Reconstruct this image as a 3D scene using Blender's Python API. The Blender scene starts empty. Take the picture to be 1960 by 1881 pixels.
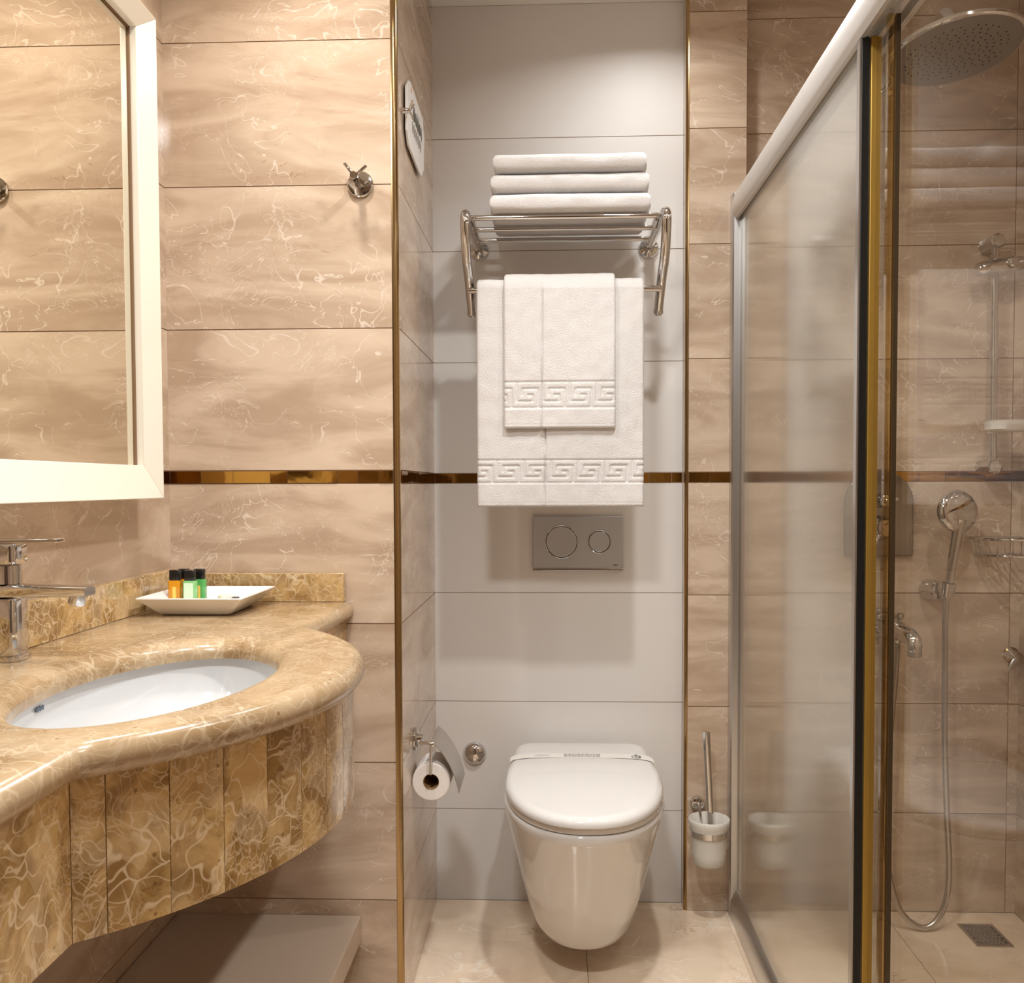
import bpy, math, random
from mathutils import Vector, Matrix, noise

random.seed(7)
SC = bpy.context.scene
COL = SC.collection

# ------------------------------------------------------------------ camera
def make_camera():
    cam = bpy.data.cameras.new('camera')
    cam.sensor_fit = 'HORIZONTAL'; cam.sensor_width = 36.0
    cam.lens = 1900.0 / 1960.0 * 36.0
    cam.shift_y = 60.6 / 1960.0
    cam.clip_start = 0.02
    o = bpy.data.objects.new('camera', cam); COL.objects.link(o)
    right = Vector((0.99913, 0.04155, -0.0035))
    fwd = Vector((-0.04166, 0.99837, -0.03889))
    up = Vector((0.00188, 0.039, 0.99924))
    m = Matrix((( right.x, up.x, -fwd.x, 0.0),
                ( right.y, up.y, -fwd.y, -2.709),
                ( right.z, up.z, -fwd.z, 1.1523),
                (0, 0, 0, 1)))
    o.matrix_world = m
    SC.camera = o
make_camera()

# ------------------------------------------------------------------ light
world = bpy.data.worlds.new('world'); SC.world = world
world.use_nodes = True
world.node_tree.nodes['Background'].inputs[0].default_value = (1.0, 0.9, 0.78, 1)
world.node_tree.nodes['Background'].inputs[1].default_value = 0.05
SC.view_settings.view_transform = 'Standard'
SC.view_settings.look = 'None'
SC.view_settings.gamma = 1.0
SC.view_settings.use_curve_mapping = False
SC.view_settings.exposure = 0.20

def downlight(name, loc, power, size=0.08, spread=130, color=(1.0, 0.88, 0.75), tilt=(0, 0)):
    l = bpy.data.lights.new(name, 'AREA'); l.shape = 'DISK'; l.size = size
    l.energy = power; l.color = color; l.spread = math.radians(spread)
    o = bpy.data.objects.new(name, l); COL.objects.link(o)
    o.location = loc; o.rotation_euler = (math.radians(tilt[0]), math.radians(tilt[1]), 0)
    return o
downlight('downlight_toilet', (0.22, -1.15, 2.41), 9.8, spread=140, color=(0.98, 1.0, 1.0))
downlight('downlight_niche', (0.25, -0.36, 2.41), 2.9, spread=150, color=(0.98, 1.0, 1.0))
downlight('downlight_vanity', (-0.47, -0.95, 2.41), 4.9, spread=140, color=(1.0, 0.95, 0.88))
downlight('fill_entry', (-0.22, -2.05, 2.41), 19, size=0.2, spread=160, color=(0.98, 1.0, 1.0))  # added soft fill from the front, not a known ceiling fitting
downlight('downlight_shower', (0.86, -1.15, 2.41), 4.4, spread=150, color=(1.0, 0.95, 0.88))

# ------------------------------------------------------------------ mesh helpers
class MB:
    def __init__(self):
        self.v = []; self.f = []
    def add(self, vs, fs):
        n = len(self.v)
        self.v += [tuple(p) for p in vs]
        self.f += [tuple(i + n for i in f) for f in fs]
        return self
    def box(self, x0, x1, y0, y1, z0, z1):
        vs = [(x, y, z) for x in (x0, x1) for y in (y0, y1) for z in (z0, z1)]
        fs = [(0, 1, 3, 2), (4, 6, 7, 5), (0, 4, 5, 1), (2, 3, 7, 6), (0, 2, 6, 4), (1, 5, 7, 3)]
        return self.add(vs, fs)
    def obox(self, c, ax, ay, az, hx, hy, hz):
        c = Vector(c); ax = Vector(ax).normalized() * hx; ay = Vector(ay).normalized() * hy; az = Vector(az).normalized() * hz
        vs = [c + ax * i + ay * j + az * k for i in (-1, 1) for j in (-1, 1) for k in (-1, 1)]
        fs = [(0, 1, 3, 2), (4, 6, 7, 5), (0, 4, 5, 1), (2, 3, 7, 6), (0, 2, 6, 4), (1, 5, 7, 3)]
        return self.add(vs, fs)
    def rings(self, rings, closed=True, cap0=True, cap1=True):
        n = len(rings[0]); vs = []; fs = []
        for r in rings: vs += list(r)
        for i in range(len(rings) - 1):
            for j in range(n if closed else n - 1):
                k = (j + 1) % n
                fs.append((i * n + j, i * n + k, (i + 1) * n + k, (i + 1) * n + j))
        if cap0: fs.append(tuple(range(n - 1, -1, -1)))
        if cap1: fs.append(tuple((len(rings) - 1) * n + j for j in range(n)))
        return self.add(vs, fs)
    def lathe(self, o, axis, prof, n=40, cap0=True, cap1=True, sx=1.0, ref=None):
        """prof: list of (distance along the axis, radius)"""
        o = Vector(o); a = Vector(axis).normalized()
        t = Vector(ref) if ref else (Vector((0, 0, 1)) if abs(a.z) < 0.9 else Vector((1, 0, 0)))
        u = (t - a * t.dot(a)).normalized(); w = a.cross(u)
        R = []
        for d, r in prof:
            r = max(r, 1e-5)
            R.append([o + a * d + u * (r * math.cos(2 * math.pi * k / n)) + w * (r * sx * math.sin(2 * math.pi * k / n)) for k in range(n)])
        return self.rings(R, True, cap0, cap1)
    def cyl(self, p0, p1, r0, r1=None, n=28, bev=0.0):
        r1 = r0 if r1 is None else r1
        p0 = Vector(p0); p1 = Vector(p1); L = (p1 - p0).length
        if bev > 0:
            prof = [(0, r0 - bev), (bev * 0.3, r0 - bev * 0.3), (bev, r0), (L - bev, r1), (L - bev * 0.3, r1 - bev * 0.3), (L, r1 - bev)]
        else:
            prof = [(0, r0), (L, r1)]
        return self.lathe(p0, p1 - p0, prof, n)
    def tube(self, pts, r, n=14, closed=False, caps=True, flat=1.0):
        P = [Vector(p) for p in pts]; m = len(P); R = []
        prev = None
        for i in range(m):
            if closed: d = P[(i + 1) % m] - P[i - 1]
            else: d = P[min(i + 1, m - 1)] - P[max(i - 1, 0)]
            d.normalize()
            if prev is None:
                t = Vector((0, 0, 1)) if abs(d.z) < 0.9 else Vector((1, 0, 0))
                u = (t - d * t.dot(d)).normalized()
            else:
                u = (prev - d * prev.dot(d)).normalized()
            prev = u; w = d.cross(u)
            rr = r[i] if isinstance(r, (list, tuple)) else r
            R.append([P[i] + u * (rr * math.cos(2 * math.pi * k / n)) + w * (rr * flat * math.sin(2 * math.pi * k / n)) for k in range(n)])
        if closed: R.append(R[0])
        return self.rings(R, True, caps and not closed, caps and not closed)
    def prism(self, poly, axis, a, b):
        """poly: 2-D outline in the two other axes, extruded along the axis from a to b"""
        def mk(p, t):
            if axis == 0: return (t, p[0], p[1])
            if axis == 1: return (p[0], t, p[1])
            return (p[0], p[1], t)
        return self.rings([[mk(p, a) for p in poly], [mk(p, b) for p in poly]])

WORLD_AT = {}
def link(name, mb, mat, parent=None, smooth=35, bevel=0, seg=3, subsurf=0, loc=None):
    me = bpy.data.meshes.new(name)
    me.from_pydata([tuple(v) for v in mb.v], [], mb.f)
    me.validate()
    import bmesh
    bm = bmesh.new(); bm.from_mesh(me)
    bmesh.ops.recalc_face_normals(bm, faces=bm.faces)
    if loc is not None:
        bmesh.ops.translate(bm, verts=bm.verts, vec=-Vector(loc))
    bm.to_mesh(me); bm.free()
    if smooth:
        me.shade_smooth(); me.set_sharp_from_angle(angle=math.radians(smooth))
    o = bpy.data.objects.new(name, me); COL.objects.link(o)
    me.materials.append(mat)
    if bevel:
        b = o.modifiers.new('bevel', 'BEVEL'); b.width = bevel; b.segments = seg; b.limit_method = 'ANGLE'; b.angle_limit = math.radians(40)
        b.harden_normals = False
    if subsurf:
        s = o.modifiers.new('sub', 'SUBSURF'); s.levels = subsurf; s.render_levels = subsurf
    if loc is not None: o.location = loc
    WORLD_AT[o.name] = Vector(loc if loc is not None else (0, 0, 0))
    if parent is not None:
        o.parent = parent
        o.location = WORLD_AT[o.name] - WORLD_AT[parent.name]
    return o

def thing(name, label, cat, loc=(0, 0, 0), group=None):
    o = bpy.data.objects.new(name, None); COL.objects.link(o)
    o.location = loc; o.empty_display_size = 0.05; WORLD_AT[o.name] = Vector(loc)
    return tag(o, label, cat, group)
def tag(o, label, cat, group=None):
    o['label'] = label; o['category'] = cat
    if group: o['group'] = group
    return o
def struct(name, mb, mat, label=None, cat=None, **k):
    o = link(name, mb, mat, **k); o['kind'] = 'structure'
    if label: o['label'] = label
    if cat: o['category'] = cat
    return o

# ------------------------------------------------------------------ materials
def new_mat(name):
    m = bpy.data.materials.new(name); m.use_nodes = True
    nt = m.node_tree; return m, nt, nt.nodes, nt.links, nt.nodes['Principled BSDF']

def plain(name, col, rough=0.5, metal=0.0, coat=0.0, bump=0.0, bscale=200, var=0.03, spec=0.5, trans=0.0, ior=1.5, sss=0.0):
    m, nt, N, L, B = new_mat(name)
    B.inputs['Roughness'].default_value = rough; B.inputs['Metallic'].default_value = metal
    B.inputs['Coat Weight'].default_value = coat; B.inputs['Specular IOR Level'].default_value = spec
    B.inputs['Transmission Weight'].default_value = trans; B.inputs['IOR'].default_value = ior
    if sss:
        B.inputs['Subsurface Weight'].default_value = sss; B.inputs['Subsurface Radius'].default_value = (0.01, 0.008, 0.006)
    tc = N.new('ShaderNodeTexCoord')
    nz = N.new('ShaderNodeTexNoise'); nz.inputs['Scale'].default_value = 6; nz.inputs['Detail'].default_value = 4
    L.new(tc.outputs['Object'], nz.inputs['Vector'])
    mx = N.new('ShaderNodeMixRGB'); mx.inputs[1].default_value = (*[c * (1 - var) for c in col], 1); mx.inputs[2].default_value = (*[min(1, c * (1 + var)) for c in col], 1)
    L.new(nz.outputs[0], mx.inputs[0]); L.new(mx.outputs[0], B.inputs['Base Color'])
    if bump:
        b2 = N.new('ShaderNodeTexNoise'); b2.inputs['Scale'].default_value = bscale; b2.inputs['Detail'].default_value = 3
        L.new(tc.outputs['Object'], b2.inputs['Vector'])
        bp = N.new('ShaderNodeBump'); bp.inputs['Strength'].default_value = bump; bp.inputs['Distance'].default_value = 0.002
        L.new(b2.outputs[0], bp.inputs['Height']); L.new(bp.outputs[0], B.inputs['Normal'])
    return m

def marble(name, dark, light, vein, crack, stretch=(1.4, 1.4, 5.0), scale=2.2, rough=0.1, vw=0.012, vscale=3.2, vamt=0.55, camt=0.5, island=True, net=0.0, netscale=14, bump=0.0, patch=0.0):
    m, nt, N, L, B = new_mat(name)
    B.inputs['Roughness'].default_value = rough
    tc = N.new('ShaderNodeTexCoord'); co = tc.outputs['Object']
    def M(op, a, b=None, c=None, clamp=False):
        n = N.new('ShaderNodeMath'); n.operation = op; n.use_clamp = clamp
        for i, x in enumerate((a, b, c)):
            if x is None: continue
            if isinstance(x, (int, float)): n.inputs[i].default_value = x
            else: L.new(x, n.inputs[i])
        return n.outputs[0]
    if island:
        g = N.new('ShaderNodeNewGeometry')
        r = g.outputs['Random Per Island']
        cb = N.new('ShaderNodeCombineXYZ')
        L.new(M('MULTIPLY', r, 17.0), cb.inputs[0]); L.new(M('MULTIPLY', r, 31.0), cb.inputs[1]); L.new(M('MULTIPLY', r, 23.0), cb.inputs[2])
        va = N.new('ShaderNodeVectorMath'); va.operation = 'ADD'
        L.new(co, va.inputs[0]); L.new(cb.outputs[0], va.inputs[1]); co = va.outputs[0]
    def noise_(vec, s, det=5, dist=0.0, st=None, rough_=0.55):
        if st:
            mp = N.new('ShaderNodeMapping'); mp.inputs['Scale'].default_value = st; L.new(vec, mp.inputs['Vector']); vec = mp.outputs[0]
        n = N.new('ShaderNodeTexNoise'); n.inputs['Scale'].default_value = s; n.inputs['Detail'].default_value = det
        n.inputs['Distortion'].default_value = dist; n.inputs['Roughness'].default_value = rough_
        L.new(vec, n.inputs['Vector']); return n.outputs[0], n.outputs[1]
    def ss(x, a, b):
        n = N.new('ShaderNodeMapRange'); n.interpolation_type = 'SMOOTHSTEP'
        n.inputs[1].default_value = a; n.inputs[2].default_value = b; L.new(x, n.inputs[0]); return n.outputs[0]
    def mix(f, a, b):
        n = N.new('ShaderNodeMixRGB')
        if isinstance(f, (int, float)): n.inputs[0].default_value = f
        else: L.new(f, n.inputs[0])
        for i, x in ((1, a), (2, b)):
            if isinstance(x, tuple): n.inputs[i].default_value = (*x, 1)
            else: L.new(x, n.inputs[i])
        return n.outputs[0]
    base, bcol = noise_(co, scale, 6, 0.8, stretch)
    col = mix(ss(base, 0.34, 0.66), dark, light)
    # warped coordinates for the veins
    wv, wc = noise_(co, 4.0, 3)
    wsub = N.new('ShaderNodeVectorMath'); wsub.operation = 'MULTIPLY_ADD'
    L.new(wc, wsub.inputs[0]); wsub.inputs[1].default_value = (0.18, 0.18, 0.18); L.new(co, wsub.inputs[2])
    cw = wsub.outputs[0]
    v1, _ = noise_(cw, vscale, 3, 1.2, (1, 1, 1.7))
    line = ss(M('ABSOLUTE', M('SUBTRACT', v1, 0.5)), vw, 0.0)
    mk, _ = noise_(co, 5.0, 2)
    line = M('MULTIPLY', line, ss(mk, 0.40, 0.54))
    v2, _ = noise_(cw, vscale * 2.6, 3, 2.0, (1, 1, 1.3))
    line2 = ss(M('ABSOLUTE', M('SUBTRACT', v2, 0.47)), vw * 1.3, 0.0)
    mk2, _ = noise_(co, 7.0, 2, 0, (1.3, 1, 1))
    line2 = M('MULTIPLY', line2, ss(mk2, 0.5, 0.62))
    lines = M('MAXIMUM', line, M('MULTIPLY', line2, 0.8))
    col = mix(M('MULTIPLY', lines, vamt), col, vein)
    v3, _ = noise_(cw, vscale * 1.5, 4, 0.9, (0.8, 0.8, 4.0))
    cr = ss(M('ABSOLUTE', M('SUBTRACT', v3, 0.53)), vw * 0.55, 0.0)
    mk3, _ = noise_(co, 6.0, 2, 0, (1, 1, 3))
    cr = M('MULTIPLY', cr, ss(mk3, 0.52, 0.66))
    col = mix(M('MULTIPLY', cr, camt), col, crack)
    if patch:
        vp = N.new('ShaderNodeTexVoronoi'); vp.inputs['Scale'].default_value = netscale * 0.8
        L.new(cw, vp.inputs['Vector'])
        sp = N.new('ShaderNodeSeparateColor'); L.new(vp.outputs['Color'], sp.inputs[0])
        col = mix(M('MULTIPLY', ss(sp.outputs[0], 0.4, 0.95), patch), col, vein)
    if net:
        vo = N.new('ShaderNodeTexVoronoi'); vo.feature = 'DISTANCE_TO_EDGE'; vo.inputs['Scale'].default_value = netscale
        w2, wc2 = noise_(co, 12.0, 2)
        ws = N.new('ShaderNodeVectorMath'); ws.operation = 'MULTIPLY_ADD'
        L.new(wc2, ws.inputs[0]); ws.inputs[1].default_value = (0.15, 0.15, 0.15); L.new(co, ws.inputs[2])
        L.new(ws.outputs[0], vo.inputs['Vector'])
        ed = ss(vo.outputs['Distance'], 0.055, 0.01)
        mk4, _ = noise_(co, 9.0, 3)
        ed = M('MULTIPLY', ed, ss(mk4, 0.38, 0.6))
        vo2 = N.new('ShaderNodeTexVoronoi'); vo2.feature = 'DISTANCE_TO_EDGE'; vo2.inputs['Scale'].default_value = netscale * 2.1
        L.new(ws.outputs[0], vo2.inputs['Vector'])
        ed2 = M('MULTIPLY', ss(vo2.outputs['Distance'], 0.07, 0.01), ss(mk4, 0.6, 0.45))
        col = mix(M('MULTIPLY', M('MAXIMUM', ed, M('MULTIPLY', ed2, 0.7)), net), col, vein)
        # small pores
        vo3 = N.new('ShaderNodeTexVoronoi'); vo3.inputs['Scale'].default_value = 70; L.new(co, vo3.inputs['Vector'])
        sp3 = N.new('ShaderNodeSeparateColor'); L.new(vo3.outputs['Color'], sp3.inputs[0])
        dot = M('MULTIPLY', ss(vo3.outputs['Distance'], 0.22, 0.12), ss(sp3.outputs[0], 0.86, 0.9))
        col = mix(M('MULTIPLY', dot, 0.7), col, crack)
    L.new(col, B.inputs['Base Color'])
    if bump:
        bp = N.new('ShaderNodeBump'); bp.inputs['Strength'].default_value = bump; bp.inputs['Distance'].default_value = 0.002
        L.new(lines, bp.inputs['Height']); L.new(bp.outputs[0], B.inputs['Normal'])
    return m

def glass_pane(name, tint=(0.93, 0.96, 0.93), ior=1.55):
    """real pane: each of its two faces reflects by Fresnel and lets the rest straight through"""
    m = bpy.data.materials.new(name); m.use_nodes = True
    nt = m.node_tree; N = nt.nodes; L = nt.links; N.clear()
    out = N.new('ShaderNodeOutputMaterial'); mx = N.new('ShaderNodeMixShader')
    tr = N.new('ShaderNodeBsdfTransparent'); tr.inputs[0].default_value = (*[math.sqrt(c) for c in tint], 1)
    gl = N.new('ShaderNodeBsdfGlossy'); gl.inputs['Roughness'].default_value = 0.0
    gl.inputs[0].default_value = (1, 1, 1, 1)
    fr = N.new('ShaderNodeFresnel'); g = N.new('ShaderNodeNewGeometry')
    mi = N.new('ShaderNodeMapRange'); mi.inputs[3].default_value = ior; mi.inputs[4].default_value = 1 / ior
    L.new(g.outputs['Backfacing'], mi.inputs[0]); L.new(mi.outputs[0], fr.inputs[0])
    L.new(fr.outputs[0], mx.inputs[0]); L.new(tr.outputs[0], mx.inputs[1]); L.new(gl.outputs[0], mx.inputs[2])
    L.new(mx.outputs[0], out.inputs[0])
    return m

def emissive(name, col, strength, base=(0.9, 0.87, 0.8)):
    m, nt, N, L, B = new_mat(name)
    B.inputs['Base Color'].default_value = (*base, 1); B.inputs['Roughness'].default_value = 0.25
    B.inputs['Emission Color'].default_value = (*col, 1); B.inputs['Emission Strength'].default_value = strength
    return m

M_WALL = marble('tan_marble_tile', (0.45, 0.325, 0.23), (0.64, 0.50, 0.38), (0.82, 0.71, 0.61), (0.26, 0.15, 0.08), vscale=5.5, vw=0.009, vamt=0.62, camt=0.65)
M_FLOOR = marble('beige_marble_floor', (0.68, 0.52, 0.38), (0.84, 0.68, 0.52), (0.93, 0.84, 0.73), (0.36, 0.22, 0.12), stretch=(1.6, 1.6, 1.6), scale=2.6, rough=0.13, vscale=2.2, vw=0.010)
M_GOLD_MARBLE = marble('golden_marble', (0.25, 0.135, 0.04), (0.56, 0.36, 0.145), (0.78, 0.62, 0.42), (0.14, 0.07, 0.02), stretch=(3, 3, 3), scale=5.0, rough=0.13, vscale=7.0, vw=0.02, vamt=0.6, net=0.62, netscale=25, patch=0.22, camt=0.6)
M_TOP_MARBLE = marble('lit_golden_marble', (0.27, 0.165, 0.075), (0.43, 0.30, 0.17), (0.62, 0.50, 0.35), (0.20, 0.10, 0.035), stretch=(2.5, 1.2, 3), scale=3.0, rough=0.2, vscale=7.0, vw=0.014, vamt=0.6, net=0.45, netscale=20, patch=0.2, island=False)  # same stone as the golden marble; light on the top put into its tone
M_GROUT = plain('brown_grout', (0.22, 0.13, 0.07), 0.9)
M_WGROUT = plain('beige_grout', (0.38, 0.29, 0.22), 0.9)
M_WHITE = plain('pale_grey_tile', (0.72, 0.68, 0.645), 0.45, spec=0.4, bump=0.03, bscale=12, var=0.015)
M_BAND = plain('bronze_mirror_mosaic', (0.40, 0.21, 0.045), 0.07, metal=1.0, bump=0.25, bscale=14, var=0.3)
M_BRASS = plain('polished_brass', (0.40, 0.27, 0.13), 0.2, metal=1.0)
M_CHROME = plain('chrome', (0.66, 0.64, 0.625), 0.05, metal=1.0, var=0.01)
M_STEEL = plain('brushed_steel', (0.56, 0.53, 0.50), 0.22, metal=1.0, var=0.02)
M_ALU = plain('satin_aluminium', (0.62, 0.61, 0.60), 0.3, metal=1.0, var=0.02)
M_RAIL = plain('pale_aluminium_rail', (0.62, 0.59, 0.56), 0.36, metal=0.5, var=0.02)
M_PORCELAIN = plain('white_porcelain', (0.745, 0.72, 0.70), 0.06, coat=0.5, var=0.005)
M_BASIN = plain('basin_porcelain', (0.62, 0.62, 0.625), 0.07, coat=0.4, var=0.005)
M_TOWEL = plain('white_terry', (0.72, 0.69, 0.675), 0.95, bump=0.9, bscale=420, var=0.02, spec=0.1)
M_CEIL = plain('ceiling_paint', (0.78, 0.74, 0.68), 0.8)
M_TAUPE = plain('taupe_lacquer', (0.44, 0.34, 0.26), 0.3)
M_BLACK = plain('black_rubber', (0.006, 0.006, 0.006), 0.4)
M_BLACKCAP = plain('black_plastic', (0.006, 0.006, 0.006), 0.3)
M_GREYPLATE = plain('matt_grey_plate', (0.50, 0.49, 0.49), 0.36, metal=0.2)
M_GOLDSTRIP = plain('gold_reflection_strip', (0.40, 0.24, 0.045), 0.35, metal=0.5, var=0.12)  # gold mirrored from the brass corner, put into the strip's own colour
M_AMBER = glass_pane('amber_seal', (0.80, 0.60, 0.30), 1.4)
M_DARKSEAL = plain('dark_brown_seal', (0.045, 0.028, 0.012), 0.3)
M_GLASS = glass_pane('shower_glass', (0.96, 0.96, 0.94), 1.14)
def hazed_glass(name):
    """pane with reflection haze painted in as pale scatter: part of the light passes straight, part scatters or reflects softly"""
    m = bpy.data.materials.new(name); m.use_nodes = True
    nt = m.node_tree; N = nt.nodes; L = nt.links; N.clear()
    out = N.new('ShaderNodeOutputMaterial')
    tr = N.new('ShaderNodeBsdfTransparent'); tr.inputs[0].default_value = (0.98, 0.98, 0.96, 1)
    df = N.new('ShaderNodeBsdfDiffuse'); df.inputs[0].default_value = (0.86, 0.85, 0.82, 1)
    tl = N.new('ShaderNodeBsdfTranslucent'); tl.inputs[0].default_value = (0.86, 0.85, 0.82, 1)
    gl = N.new('ShaderNodeBsdfGlossy'); gl.inputs['Roughness'].default_value = 0.11; gl.inputs[0].default_value = (0.97, 0.96, 0.94, 1)
    a = N.new('ShaderNodeMixShader'); a.inputs[0].default_value = 0.35; L.new(df.outputs[0], a.inputs[1]); L.new(tl.outputs[0], a.inputs[2])
    b = N.new('ShaderNodeMixShader'); L.new(tr.outputs[0], b.inputs[1]); L.new(a.outputs[0], b.inputs[2])
    tc = N.new('ShaderNodeTexCoord'); nz = N.new('ShaderNodeTexNoise'); nz.inputs['Scale'].default_value = 3.0; nz.inputs['Detail'].default_value = 3
    L.new(tc.outputs['Object'], nz.inputs['Vector'])
    mr = N.new('ShaderNodeMapRange'); mr.inputs[3].default_value = 0.05; mr.inputs[4].default_value = 0.11; L.new(nz.outputs[0], mr.inputs[0]); L.new(mr.outputs[0], b.inputs[0])
    fr = N.new('ShaderNodeFresnel'); g = N.new('ShaderNodeNewGeometry')
    mi = N.new('ShaderNodeMapRange'); mi.inputs[3].default_value = 1.8; mi.inputs[4].default_value = 1 / 1.8
    L.new(g.outputs['Backfacing'], mi.inputs[0]); L.new(mi.outputs[0], fr.inputs[0])
    c = N.new('ShaderNodeMixShader'); L.new(fr.outputs[0], c.inputs[0]); L.new(b.outputs[0], c.inputs[1]); L.new(gl.outputs[0], c.inputs[2])
    L.new(c.outputs[0], out.inputs[0])
    return m
M_HAZE = hazed_glass('hazed_shower_glass')  # whitish reflection haze put into the pane's material
M_FROST = plain('frosted_glass', (0.86, 0.82, 0.75), 0.35, trans=0.25, ior=1.3, var=0.01, sss=0.0)
M_PAPER = plain('white_paper', (0.84, 0.79, 0.75), 0.9, bump=0.15, bscale=300)
M_CARD = plain('brown_cardboard', (0.38, 0.23, 0.10), 0.9)
M_PLASTIC_W = plain('white_plastic', (0.80, 0.77, 0.73), 0.3)
M_INK = plain('grey_ink', (0.30, 0.27, 0.25), 0.6)
M_DARKINK = plain('dark_ink', (0.10, 0.085, 0.07), 0.6)
M_DOOR = plain('dark_door_wood', (0.10, 0.06, 0.035), 0.4, var=0.2)
M_FRAME = emissive('lit_frosted_frame', (1.0, 0.88, 0.70), 0.10, (0.72, 0.66, 0.56))
m, nt, N, L, B = new_mat('mirror_silver'); B.inputs['Base Color'].default_value = (0.84, 0.80, 0.70, 1); B.inputs['Metallic'].default_value = 1; B.inputs['Roughness'].default_value = 0.0
M_MIRROR = m

# ------------------------------------------------------------------ room dimensions (metres)
XL, XR = -0.8228, 1.25          # left wall, right wall of the shower
XN0, XN1 = -0.325, 0.3496       # white niche wall
YP = -0.61                      # face of the wall beside the vanity
XE = -0.339                     # its edge (metal corner strip from here to XN0)
YQ, XQ = -0.05, 0.507           # marble pier beside the niche
ZC = 2.4356
ZB0, ZB1 = 1.1562, 1.1836       # decorative band
YBACK = -3.5
GX = 0.49                       # plane of the shower glass
ZSH = -0.016                    # shower floor
rows_lo = [(-0.05, ZB0 - 0.9)] + [(ZB0 - 0.3 * k, ZB0 - 0.3 * (k - 1)) for k in (3, 2, 1)]
rows_hi = [(ZB1 + 0.3 * k, min(ZB1 + 0.3 * (k + 1), ZC)) for k in range(5) if ZB1 + 0.3 * k < ZC]
G = 0.0011

def tile_wall(name, plane, pos, face, a0, a1, mat, grout, joints=(), z0=0.0, rows=None, back=0.03, label=None, lowjoint=None):
    """one mesh: a backing slab and a row of thin tiles with open joints. plane 'Y' (wall across) or 'X' (wall along)."""
    mb = MB(); gb = MB()
    d = 0.001 * face
    b0, b1 = pos - face * back, pos - d
    def put(m_, u0, u1, w0, w1, t0, t1):
        w0, w1 = min(w0, w1), max(w0, w1)
        if plane == 'Y': m_.box(u0, u1, w0, w1, t0, t1)
        else: m_.box(w0, w1, u0, u1, t0, t1)
    put(gb, a0, a1, b0, b1, z0, ZC)
    cuts = [a0] + list(joints) + [a1]
    for (t0, t1) in (rows or (rows_lo + rows_hi)):
        t0 = max(t0, z0)
        for c0, c1 in zip(cuts[:-1], cuts[1:]):
            e0 = G if c0 != a0 else 0; e1 = G if c1 != a1 else 0
            put(mb, c0 + e0, c1 - e1, b1, pos, t0 + G, t1 - G)
    n = len(gb.f)
    mb2 = MB(); mb2.v = gb.v[:]; mb2.f = gb.f[:]
    mb2.add(mb.v, mb.f)
    o = struct(name, mb2, grout, smooth=0, label=label)
    o.data.materials.append(mat)
    for i, p in enumerate(o.data.polygons): p.material_index = 0 if i < n else 1
    return o

def band(name, plane, pos, face, a0, a1, seed):
    rnd = random.Random(seed); mb = MB()
    u = a0
    while u < a1 - 0.004:
        w = rnd.uniform(0.03, 0.11); e = min(u + w, a1)
        t0, t1 = rnd.uniform(0.0, 0.0012), rnd.uniform(0.0, 0.0012)
        s = 0.0006
        ys = [pos + face * (0.001 + t0), pos + face * (0.001 + t1)]
        zz = (ZB0 + 0.0012, ZB1 - 0.0012)
        ks = rnd.uniform(-0.0006, 0.0006)
        vs = []
        for uu, yy in ((u + s, ys[0]), (e - s, ys[1])):
            for k, z in enumerate(zz):
                f = yy + (ks if k else -ks)
                if plane == 'Y': vs += [(uu, pos - face * 0.001, z), (uu, f, z)]
                else: vs += [(pos - face * 0.001, uu, z), (f, uu, z)]
        mb.add(vs, [(0, 1, 3, 2), (4, 6, 7, 5), (0, 4, 5, 1), (2, 3, 7, 6), (0, 2, 6, 4), (1, 5, 7, 3)])
        u = e
    return struct(name, mb, M_BAND, smooth=0)

# walls
tile_wall('wall_niche', 'Y', 0.0, -1, XN0, XN1, M_WHITE, M_WGROUT, rows=rows_lo + rows_hi[:-2] + [(rows_hi[-2][0], ZC)])
tile_wall('wall_shower_back', 'Y', 0.0, -1, XQ, XR, M_WALL, M_GROUT, joints=(1.224,), z0=ZSH)
tile_wall('wall_shower_right', 'X', XR, -1, -2.05, 0.0, M_WALL, M_GROUT, joints=(-1.8, -1.2, -0.6), z0=ZSH)
# block of wall beside the vanity: front face, niche side face
tile_wall('wall_vanity_end', 'Y', YP, -1, XL, XE, M_WALL, M_GROUT)
tile_wall('wall_niche_left', 'X', XN0, 1, YP + 0.012, 0.0, M_WALL, M_GROUT, back=0.012)
tile_wall('wall_left', 'X', XL, 1, YBACK, YP, M_WALL, M_GROUT, joints=(-3.2, -2.6, -2.0))
# pier
tile_wall('wall_pier', 'Y', YQ, -1, XN1 + 0.009, XQ, M_WALL, M_GROUT)
mb = MB().box(XN1 + 0.009, XQ, YQ + 0.03, 0.03, 0, ZC)
struct('wall_pier_core', mb, M_WALL, smooth=0)
band('trim_1', 'Y', 0.0, -1, XN0 + 0.001, XN1 - 0.001, 3)
band('trim_2', 'Y', 0.0, -1, XQ + 0.001, XR - 0.001, 4)
band('trim_3', 'Y', YP, -1, XL + 0.002, XE - 0.001, 11)
band('trim_4', 'X', XN0, 1, YP + 0.014, -0.002, 6)
band('trim_5', 'Y', YQ, -1, XN1 + 0.010, XQ, 7)
band('trim_6', 'X', XL, 1, -2.7, YP - 0.002, 8)
band('trim_7', 'X', XR, -1, -2.0, -0.002, 9)
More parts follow.
